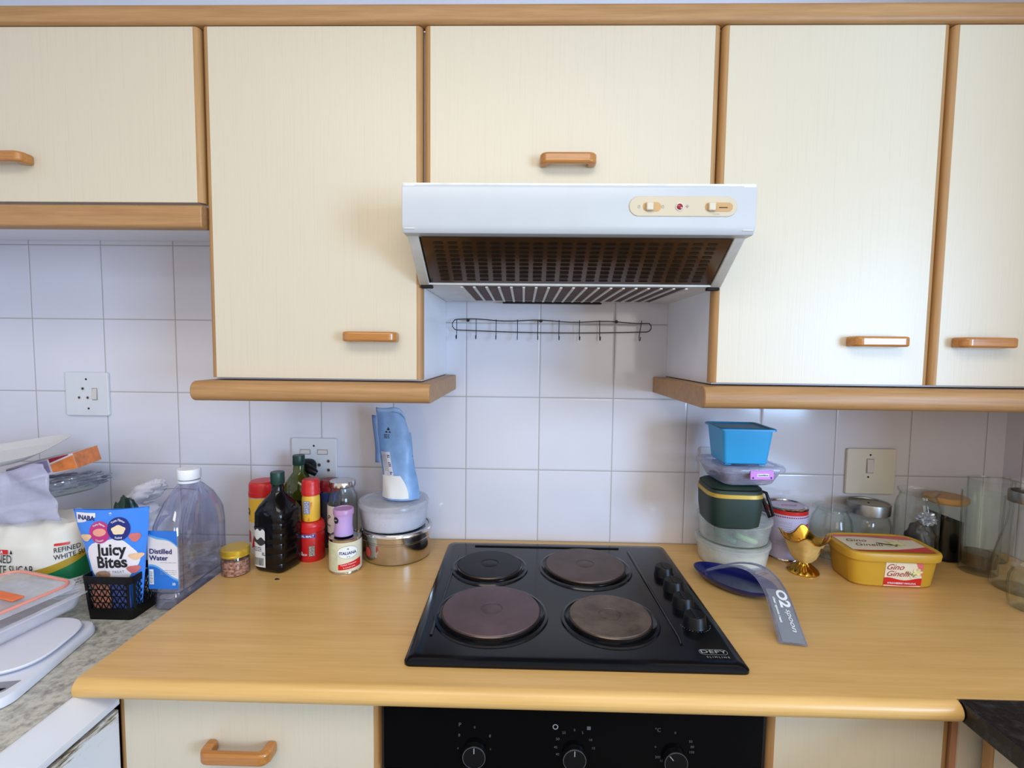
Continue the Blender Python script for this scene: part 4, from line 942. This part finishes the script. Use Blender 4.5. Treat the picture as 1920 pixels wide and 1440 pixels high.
for k in range(6):
    mb = MB().loft([srect(0, 0, a, b, 3, z, 20) for z, a, b in [(0, .028, .012), (.006, .031, .017), (.012, .028, .012)]])
    x, y, rz = [(-.036, -.036, -.75), (.004, -.055, 0), (.040, -.036, .75), (-.03, .01, 1.2), (.03, .02, .2), (.0, .04, .9)][k]
    mb.xf(Matrix.Translation((x, y, .012+.001*k)) @ Matrix.Rotation(rz, 4, 'Z') @ Matrix.Rotation(.35, 4, 'Y'))
    finish('green_packet', mb, M('green_pack_%d' % k, [(64, 130, 96), (150, 190, 130), (52, 104, 88), (120, 170, 110), (40, 90, 70), (160, 200, 150)][k], .4, var=.3, vscale=50), t)
# lunch bag
t = thing('lunch_bag', 'dark green zipped lunch bag with gold band in the middle of the stack', 'bag', (.457, -.155, CZ+.1192), math.radians(-3))
m_lg = M('dark_green_cloth', (18, 42, 34), .55, var=.2, vscale=20, bmp=.1)
secs = [(0, .050, .056, 3.5), (.006, .058, .064, 4), (.035, .062, .068, 4), (.075, .0635, .069, 4), (.088, .062, .067, 4), (.098, .056, .060, 3.6), (.102, .046, .050, 3.2)]
lbg = finish('bag_body', MB().loft([srect(0, 0, a, b, n_, z, 64) for z, a, b, n_ in secs]), m_lg, t)
mb = MB()
rg = [[Vector(p) for p in srect(0, 0, a, b, 4, z, 96)] for z, a, b in [(.0745, .0635, .069), (.0750, .0647, .0702), (.0835, .0640, .0693), (.084, .0626, .068)]]
finish('gold_band', mb.loft(rg, False, False), M('gold_band', (184, 150, 60), .4, metal=.3), lbg)
finish('piping', MB().tube([Vector(p) for p in srect(0, 0, .0600, .0645, 4, .0925, 64)], .0016, 6, True), m_black, lbg)
finish('carry_strap', MB().tube([(.060, -.030, .085), (.072, -.034, .082), (.080, -.036, .060), (.088, -.038, .030), (.084, -.030, .022), (.074, -.026, .050), (.066, -.022, .075)], .0036, 8), m_black, lbg)
# clear box with purple clip
t = thing('clip_box', 'clear clip-lid box of purple sweets with a lilac clip near the stack top', 'container', (.477, -.155, CZ+.2225), math.radians(4))
m_cb = glass('bluish_clear_plastic', (244, 244, 252), (205, 205, 220), solid=.22, rough=.1, body=(216, 216, 232))
finish('box_body', MB().loft([rrect(a, b, r, z, 8) for z, a, b, r in [(.0, .054, .052, .02), (.004, .060, .058, .022), (.034, .074, .072, .026), (.034, .072, .070, .024), (.006, .058, .056, .02)]]), m_cb, t)
ld = finish('lid', MB().loft([rrect(a, b, .027, z, 8) for z, a, b in [(.034, .075, .073), (.034, .080, .078), (.040, .081, .079), (.046, .078, .076), (.047, .068, .066), (.0445, .066, .064)]]), m_cb, t)
cl = finish('lilac_clip', MB().box(-.014, .040, -.0815, -.0785, .020, .041), M('lilac_clip', (202, 128, 214), .35, var=.03), t, bev=.0012)
mp = pm((.013, -.0816, .030)); patch('name_tag', mp, -.012, .015, -.003, .004, m_whiteink, cl); write('clip_lettering', mp, [('Lunchbox', .0058, .0015, .0006, {'bold': .02, 'shear': .2})], m_navy, cl, h=.0009)
for sx in (-.021, .021): finish('clip_stud', MB().box(.013+sx-.0018, .013+sx+.0018, -.0822, -.0816, .0225, .0265), m_navy, cl)
rnd = random.Random(9)
mb = blob(lambda d: Vector((d.x*.058, d.y*.055, .018+d.z*.0145)), amp=.35, fr=7, n=64, m=30, seed=2)
finish('purple_sweets', mb, M('purple_foil', (66, 56, 148), .25, metal=.3, var=.5, vscale=60), t)
# blue tub
t = thing('blue_tub', 'bright blue square plastic tub with thin lid on top of the stack', 'tub', (.470, -.165, CZ+.2704), math.radians(-2))
m_bt = M('bright_blue', (44, 158, 214), .35, var=.03)
finish('tub_body', MB().loft([rrect(a, b, .008, z, 6) for z, a, b in [(.0015, .046, .044), (.004, .049, .047), (.072, .056, .054), (.080, .0565, .0545)]]), m_bt, t)
for sx in (-1, 1):
    for sy in (-1, 1): finish('foot', MB().box(sx*.038-.007, sx*.038+.007, sy*.036-.007, sy*.036+.007, -.0005, .0018), m_bt, t)
finish('lid', MB().loft([rrect(a, b, .010, z, 6) for z, a, b in [(.080, .058, .056), (.0805, .063, .061), (.0845, .063, .061), (.086, .060, .058), (.086, .054, .052), (.0835, .052, .050), (.0835, .03, .03)]]), m_bt, t)
# ghee tin
t = thing('ghee_tin', 'lilac and white round tin with red top band and Hindi lettering behind the gold burner', 'tin', (.648, -.062, CZ))
finish('can', MB().lathe([(0, .001), (.045, .001), (.047, 0), (.0485, .002), (.0475, .004), (.0475, .130), (.0490, .132), (.0490, .135), (.047, .136), (.0455, .133), (0, .133)], 64), m_steel, t)
mp = cm(.0478); lb = patch('paper_wrap', mp, -.148, .1495, .005, .129, M('lilac_print', (190, 184, 214), .4, var=.03), t, h=.0003, nx=72)
patch('red_band', mp, -.148, .1495, .119, .129, m_red, lb, h=.0006, nx=72)
mb = MB()
for i in range(60):
    s = -.147+i*.005; mb.add([mp(s+.0017*math.cos(a), .114+.0017*math.sin(a), .0009) for a in [k*PI/3 for k in range(6)]], [tuple(range(6))])
finish('dotted_border', mb, m_dred, lb, smooth=False)
m_hin = M('hindi_red', (188, 34, 84), .5)
write('hindi_lettering', mp, [('अमूल', .022, .035, .088, {'bold': .02}), ], m_hin, lb, h=.0010)
write('hindi_small_lettering', mp, [('शुद्ध घी', .014, .037, .070, {'bold': .02})], m_navy, lb, h=.0010)
ell('green_emblem', mp, .014, .060, .010, .010, M('emblem_green', (30, 116, 84), .5, var=.4, vscale=120), lb, h=.0010)
lines('small_print', mp, [.100, .096, .09, .084, .08, .05, .045, .04], -.045, -.012, m_greyink, lb, .0009, 31, h=.0010)
ell('lid_label', pm((0, 0, .1332), (1, 0, 0), (0, 1, 0)), 0, 0, .040, .040, M('lid_label', (196, 186, 208), .4, var=.05, vscale=60), t, h=.0004)
write('lid_lettering', pm((0, 0, .1338), (1, 0, 0), (0, 1, 0)), [('Ghee', .018, .0, -.004, {'shear': .3})], m_hin, t)
# gold incense burner
t = thing('incense_burner', 'small gold incense burner with flared pointed rim and round shiny foot', 'burner', (.640, -.160, CZ), math.radians(20))
foot = []
for z, r, fl_ in [(0, .0345, 0), (.003, .0352, .0), (.006, .033, .2), (.012, .026, .9), (.018, .018, 1), (.023, .0135, .6), (.026, .0125, 0)]:
    foot.append([(r*(1+.07*fl_*math.cos(12*a))*math.cos(a), r*(1+.07*fl_*math.cos(12*a))*math.sin(a), z) for a in [2*PI*i/96 for i in range(96)]])
finish('foot', MB().loft(foot), m_gold, t)
def cup(off, z0=0):
    out = []
    for z, r, cr in [(.026, .016, 0), (.034, .024, 0), (.050, .030, 0), (.066, .036, .15), (.080, .041, .6), (.096, .047, 1)]:
        rg = []
        for i in range(64):
            a = 2*PI*i/64; q = abs(math.cos(2*a))**2.2
            rr_ = (r-off)*(1+.10*q*(z-.02)/.08); sq = 1/max(abs(math.cos(a-0)), abs(math.sin(a)))
            rr_ *= (.80+.20*sq*.9)
            rg.append((rr_*math.cos(a+PI/4), rr_*math.sin(a+PI/4), z-cr*.022*(1-abs(math.sin(a*2+0))**1.0)*1-off*0))
        out.append(rg)
    return out
def cup2(off):
    out = []
    for z, r, cr in [(.026, .015, 0), (.036, .0225, 0), (.052, .028, 0), (.066, .0325, .2), (.078, .037, .6), (.088, .041, 1)]:
        rg = []
        for p in srect(0, 0, r-off, r-off, 4.5, z, 64):
            d = math.hypot(p[0], p[1])/(r-off+1e-9); cornerness = max(0, (d-1)/.21)
            k = 1+.10*cornerness*cr
            rg.append((p[0]*k, p[1]*k, z+cr*(.020*cornerness**1.4-.010)))
        out.append(rg)
    return out
o_, i_ = cup2(0), cup2(.0022)
cb = finish('bowl', MB().loft(o_+i_[::-1], False, True), m_goldp, t)
finish('shiny_lining', MB().loft([[(p[0]*.985, p[1]*.985, p[2]+.0006) for p in r] for r in i_[2:]], True, False), m_gold, cb)
rimc = [Vector(p)*1.0 for p in o_[-1]]
finish('rolled_rim', MB().tube(rimc, .0016, 6, True), m_gold, cb)
mpb = pm((0, -.0315, .058)); ell('worn_patch', mpb, .018, .002, .006, .007, M('burnt', (70, 40, 20), .6), cb, h=.003, fn=lambda a: 1+.25*math.cos(3*a))
finish('ash', blob(lambda d: Vector((d.x*.024, d.y*.024, .060+d.z*.012)), amp=.4, fr=4, n=36, m=18), M('ash', (150, 138, 120), .9, var=.6, vscale=120), t)

# glass jars
def jar(name, label, loc, prof, th=.0025, lid=None, seg=64, group='empty glass storage jars on the right', mat=None):
    t = thing(name, label, 'jar', loc, 0, group)
    finish('glass_body', MB().lathe(shell(prof, th), seg), mat or m_glassg, t)
    return t
t = jar('glass_jar', 'round glass jar with flat glass lid right of the ghee tin', (.764, -.060, CZ), [(.030, 0), (.040, .003), (.0475, .025), (.049, .075), (.045, .102), (.036, .118), (.034, .126)])
finish('lid', MB().lathe([(0, .125), (.043, .125), (.0445, .127), (.0445, .130), (.041, .1325), (.030, .1310), (0, .1308)], 64), m_glassg, t)
t = thing('glass_jar', 'square-shouldered glass jar with brushed steel lid behind the ice cream tub', 'jar', (.858, -.0585, CZ), 0, 'empty glass storage jars on the right')
secs = [(0, .040, 3.4), (.004, .045, 3.6), (.090, .0455, 3.6), (.108, .043, 2.8), (.114, .038, 2.1), (.124, .038, 2)]
finish('glass_body', MB().loft([srect(0, 0, a, a, n_, z, 64) for z, a, n_ in secs]+[srect(0, 0, a-.0025, a-.0025, n_, max(z, .003), 64) for z, a, n_ in secs[::-1]]), m_glassg, t)
ld = finish('lid', MB().lathe([(.040, .118), (.0480, .118), (.0485, .142), (.0475, .145), (.045, .1445), (.044, .142), (0, .142)], 64), m_brush, t)
finish('lid_knob_hole', MB().lathe([(0, .142), (.003, .142), (.002, .1435), (0, .1435)], 16), m_black, ld)
t = jar('glass_jar', 'tall glass jar with open wide mouth between steel-lid jar and black canister', (.947, -.104, CZ), [(.036, 0), (.043, .003), (.046, .02), (.0465, .125), (.046, .145), (.042, .165), (.038, .173), (.037, .180), (.0420, .187), (.0420, .192)], .0022)
m_dc = M('dark_packet', (52, 54, 60), .35, var=.5, vscale=40)
finish('dark_packet', blob(lambda d: Vector((.010+d.x*.030, d.y*.030, .058+d.z*.052)), amp=.18, fr=3, seed=4), m_dc, t)
finish('foil_wrap', blob(lambda d: Vector((.020+d.x*.018, -.006+d.y*.018, .118+d.z*.016)), amp=.6, fr=5, seed=6), M('white_foil', (180, 188, 205), .2, metal=.4, var=.4, vscale=50), t)
t = thing('coffee_canister', 'glass canister with black contents and pale wooden lid', 'canister', (1.056, -.058, CZ))
finish('glass_body', MB().lathe(shell([(.034, 0), (.038, .003), (.0405, .01), (.0405, .132), (.039, .142), (.0385, .150)], .0022), 56), m_glassg, t)
finish('black_contents', MB().loft([[(.0378*math.cos(a), .0378*math.sin(a), z+(-.014*math.cos(a) if k > 0 else 0)) for a in [2*PI*i/48 for i in range(48)]] for k, z in enumerate((.003, .112))]), M('black_grounds', (6, 6, 6), .95, spec=.05), t)
finish('wooden_lid', MB().lathe([(0, .147), (.0385, .147), (.0385, .151), (.0455, .1515), (.047, .154), (.047, .162), (.0445, .165), (0, .166)], 56), wood('pale_lid_wood', (176, 130, 78), (204, 160, 104), 'x', .4, 2), t)
t = thing('glass_vase', 'tall straight clear glass vase with thick base and brown residue', 'vase', (1.072, -.142, CZ))
finish('glass_body', MB().lathe([(0, 0), (.034, 0), (.0365, .003), (.0375, .06), (.040, .196), (.0405, .1975), (.0395, .198), (.0380, .1965), (.0350, .06), (.034, .018), (.0, .016)], 64), m_glassg, t)
finish('brown_residue', MB().lathe([(0, .0185), (.0330, .0185), (.0342, .050), (0, .052)], 48), glass('brown_residue', (190, 170, 145), (120, 100, 80), solid=.35, body=(120, 98, 72)), t)
t = thing('glass_tumbler', 'tall empty glass behind the vase, only its rim showing', 'glass', (1.17, -.055, CZ))
finish('glass_body', MB().lathe(shell([(.040, 0), (.043, .004), (.046, .205), (.0465, .208)], .002), 56), m_glass, t)
t = thing('glass_carafe', 'bell-shaped glass carafe with dark steel collar at the right edge', 'carafe', (1.088, -.234, CZ))
finish('glass_body', MB().lathe([(0, 0), (.050, 0), (.056, .004), (.0565, .020), (.054, .060), (.044, .110), (.034, .150), (.0305, .185), (.0305, .243), (.0335, .248), (.0335, .250), (.0315, .2495), (.0285, .243), (.0285, .185), (.032, .150), (.042, .110), (.053, .060), (.054, .020), (.052, .010), (0, .008)], 72), m_glassg, t)
finish('steel_collar', MB().lathe([(.0308, .200), (.0345, .201), (.0350, .204), (.0350, .222), (.0345, .226), (.0308, .227)], 56, cap0=False, cap1=False), m_brush, t)
t = thing('glass_jar', 'low greenish round glass jar in front of the carafe at the right edge', 'jar', (1.018, -.322, CZ), 0, 'empty glass storage jars on the right')
finish('glass_body', MB().lathe(shell([(.026, 0), (.033, .003), (.036, .02), (.0375, .045), (.036, .066), (.031, .080), (.033, .086)], .0025), 56), m_glassg, t)

# ice cream tub
t = thing('ice_cream_tub', 'mustard yellow plastic ice cream tub with illustrated lid right of the gold burner', 'tub', (.806, -.184, CZ+.0005), math.radians(-3))
m_must = M('mustard_plastic', (196, 152, 44), .4, var=.03)
ic = [(0, .086, .050, 5), (.004, .090, .054, 5), (.060, .098, .060, 5), (.066, .099, .061, 5)]
bd = finish('tub_body', MB().loft([srect(0, 0, a, b, n_, z, 80) for z, a, b, n_ in ic]), m_must, t)
ld = finish('lid', MB().loft([srect(0, 0, a, b, 5, z, 80) for z, a, b in [(.064, .101, .063), (.064, .104, .066), (.076, .1055, .0675), (.081, .104, .066), (.083, .101, .063), (.0825, .097, .059), (.0805, .095, .057), (.0805, .05, .03)]]), m_must, t)
mp = pm((0, 0, .0806), (1, 0, 0), (0, 1, 0))
m_pap = M('ice_paper', (226, 216, 190), .4, var=.05, vscale=20); m_pk = M('ice_pink', (220, 110, 110), .4, var=.2, vscale=20)
lb = poly('lid_label', mp, [[(-.088, -.048), (.088, -.048), (.090, .050), (-.090, .050)]], m_pap, ld)
patch('pink_edge', mp, -.088, .089, .034, .051, m_pk, lb, h=.0012, bot=lambda u: .034+.006*math.sin(u*5)); patch('red_edge', mp, -.088, .088, -.049, -.038, m_red, lb, h=.0012, top=lambda u: -.044+.030*u**2.5)
def vanilla(mp, s, t_, k, par, h=.0016):
    m1 = M('vanilla_green', (132, 132, 74), .5, var=.3, vscale=90); m2 = M('vanilla_cream', (230, 222, 160), .5, var=.15, vscale=90)
    pods = []
    for q in range(6):
        a = -.9+q*.36; L = (.022+.006*(q % 3))*k; w = .0014*k; ca, sa = math.cos(a), math.sin(a); x0, y0 = s+(-.016+q*.005)*k, t_-.006*k
        pods.append([(x0-sa*w-ca*L*.4, y0+ca*w-sa*L*.4), (x0+sa*w-ca*L*.4, y0-ca*w-sa*L*.4), (x0+ca*L, y0+sa*L)])
    poly('vanilla_pods', mp, pods, m1, par, h=h)
    ell('vanilla_flower', mp, s+.012*k, t_, .016*k, .012*k, m2, par, h=h+.0004, fn=lambda a: .55+.45*abs(math.cos(2.5*a)), seg=50)
vanilla(mp, .020, .004, 1.35, lb)
write('brand_lettering', mp, [('Gino', .024, -.052, .014, {'shear': .45, 'bold': -.004}), ('Ginelli', .024, -.038, -.012, {'shear': .45, 'bold': -.004})], M('script_brown', (96, 44, 40), .5), lb, h=.0018)
mp = ringmap(ic)
lb = patch('front_label', mp, -.026, .054, .004, .061, m_pap, bd, h=.0006); patch('red_foot', mp, -.0265, .0545, .002, .02, m_red, lb, h=.0010, top=lambda u: .022+.003*math.sin(u*7+1), bot=lambda u: .0025)
patch('pink_corner', mp, .038, .0545, .03, .0612, m_pk, lb, h=.0009, bot=lambda u: .061-.034*u)
write('front_lettering', mp, [('Gino', .019, -.007, .050, {'shear': .45}), ('Ginelli', .019, .000, .034, {'shear': .45})], M('script_red', (170, 50, 60), .5), lb, h=.0014)
write('flavour_lettering', mp, [('STRAWBERRY PAVLOVA', .0056, .012, .0115, {'bold': .03})], m_whiteink, lb, h=.0016)
vanilla(mp, .034, .040, .72, lb, .0014)

# spoon rest
t = thing('spoon_rest', 'dark blue oval spoon rest with arched clear plastic handle beside the hob knobs', 'spoon rest', (.436, -.245, CZ), 0)
m_blue = M('cobalt_plastic', (20, 26, 84), .2, var=.06, spec=.6)
def lin(a, b, t_): return a+(b-a)*t_
def dish(z, k):      # oval, long axis pointing back-left to front-right
    out = []
    ca, sa = math.cos(math.radians(-50)), math.sin(math.radians(-50))
    for i in range(64):
        a = 2*PI*i/64; x, y = .094*k*math.cos(a), .056*k*math.sin(a)*(1+.10*math.cos(a)); out.append((x*ca-y*sa, x*sa+y*ca, z))
    return out
finish('blue_dish', MB().loft([dish(z, k) for z, k in [(0, .62), (.004, .74), (.012, .90), (.020, .99), (.022, 1.0), (.0225, .975), (.014, .86), (.007, .70), (.004, .5), (.004, .1)]]), m_blue, t)
# handle strip: (point, half width)
st = [((-.040, .055, .010), .006), ((-.018, .030, .030), .014), ((.006, -.002, .050), .022), ((.022, -.040, .062), .024), ((.030, -.085, .062), .0215), ((.028, -.135, .050), .021), ((.020, -.185, .028), .0215), ((.012, -.232, .0035), .0225)]
def cat(P, i, t_):
    p = [Vector(P[max(0, min(len(P)-1, j))]) for j in (i-1, i, i+1, i+2)]
    return .5*((2*p[1])+(-p[0]+p[2])*t_+(2*p[0]-5*p[1]+4*p[2]-p[3])*t_*t_+(-p[0]+3*p[1]-3*p[2]+p[3])*t_**3)
C_, Wd = [], []
for i in range(len(st)-1):
    for j in range(6): C_.append(cat([s[0] for s in st], i, j/6)); Wd.append(lin(st[i][1], st[i+1][1], j/6))
C_.append(Vector(st[-1][0])); Wd.append(st[-1][1])
Lh = len(C_)
m_clear = glass('clear_acrylic', (226, 228, 242), (150, 152, 190), solid=.14, gl=.8, body=(200, 204, 226))
side_ = []
for i in range(Lh):
    d = (C_[min(i+1, Lh-1)]-C_[max(i-1, 0)]).normalized(); s_ = d.cross(Vector((0, 0, 1))).normalized(); side_.append((s_, s_.cross(d)))
def ribbon(u0, u1, i0, i1, th, hole=None):
    rings = []
    for i in range(i0, i1):
        s_, n_ = side_[i]; w = Wd[i]; rings.append([C_[i]+s_*w*u0, C_[i]+s_*w*u1, C_[i]+s_*w*u1+n_*th, C_[i]+s_*w*u0+n_*th])
    return MB().loft(rings)
hd = finish('clear_handle', ribbon(-1, 1, 20, Lh, .0028), m_clear, t)
mb = MB()
for sgn in (-1, 1):
    rings = []
    for i in range(0, 22):
        s_, n_ = side_[i]; w = Wd[i]; a, b = sorted((sgn*w, sgn*w*.62)); rings.append([C_[i]+s_*a, C_[i]+s_*b, C_[i]+s_*b+n_*.0028, C_[i]+s_*a+n_*.0028])
    mb.loft(rings)
    mb.tube([C_[i]+side_[i][0]*sgn*Wd[i] for i in range(Lh)], .0018, 6)
finish('handle_rim', mb, m_clear, hd)
def hm2(s, t_, h=0):
    k = max(0, min(Lh-1.001, t_)); i = int(k); w = k-i
    p = C_[i].lerp(C_[i+1], w); s_, n_ = side_[i][0].lerp(side_[i+1][0], w), side_[i][1].lerp(side_[i+1][1], w)
    return p - s_*0 + s_*s*(-1 if side_[i][0].x < 0 else 1) + n_*(.0028+h) if n_.z > 0 else p+s_*s-n_*h
vs_ = [hm2(-.0185+.037*i/6, 29+(Lh-1.2-29)*j/12, .0004) for j in range(13) for i in range(7)]
mb = MB().add(vs_, [(j*7+i, j*7+i+1, (j+1)*7+i+1, (j+1)*7+i) for j in range(12) for i in range(6)])
lb = finish('grey_label', mb, M('label_grey_card', (120, 124, 132), .5, var=.05), hd)
def lab_map(s, t_, h=0):      # text runs down the handle: s = along, t = across
    return hm2(t_, 29.3+s*140, h+.0006)
write('label_lettering', lab_map, [('O2', .025, .016, .006, {'bold': .04}), ('spoon', .014, .052, .009, {'shear': .3}), ('clear spoon rest', .0066, .036, -.010, {'bold': .03})], m_whiteink, lb, h=.0004)
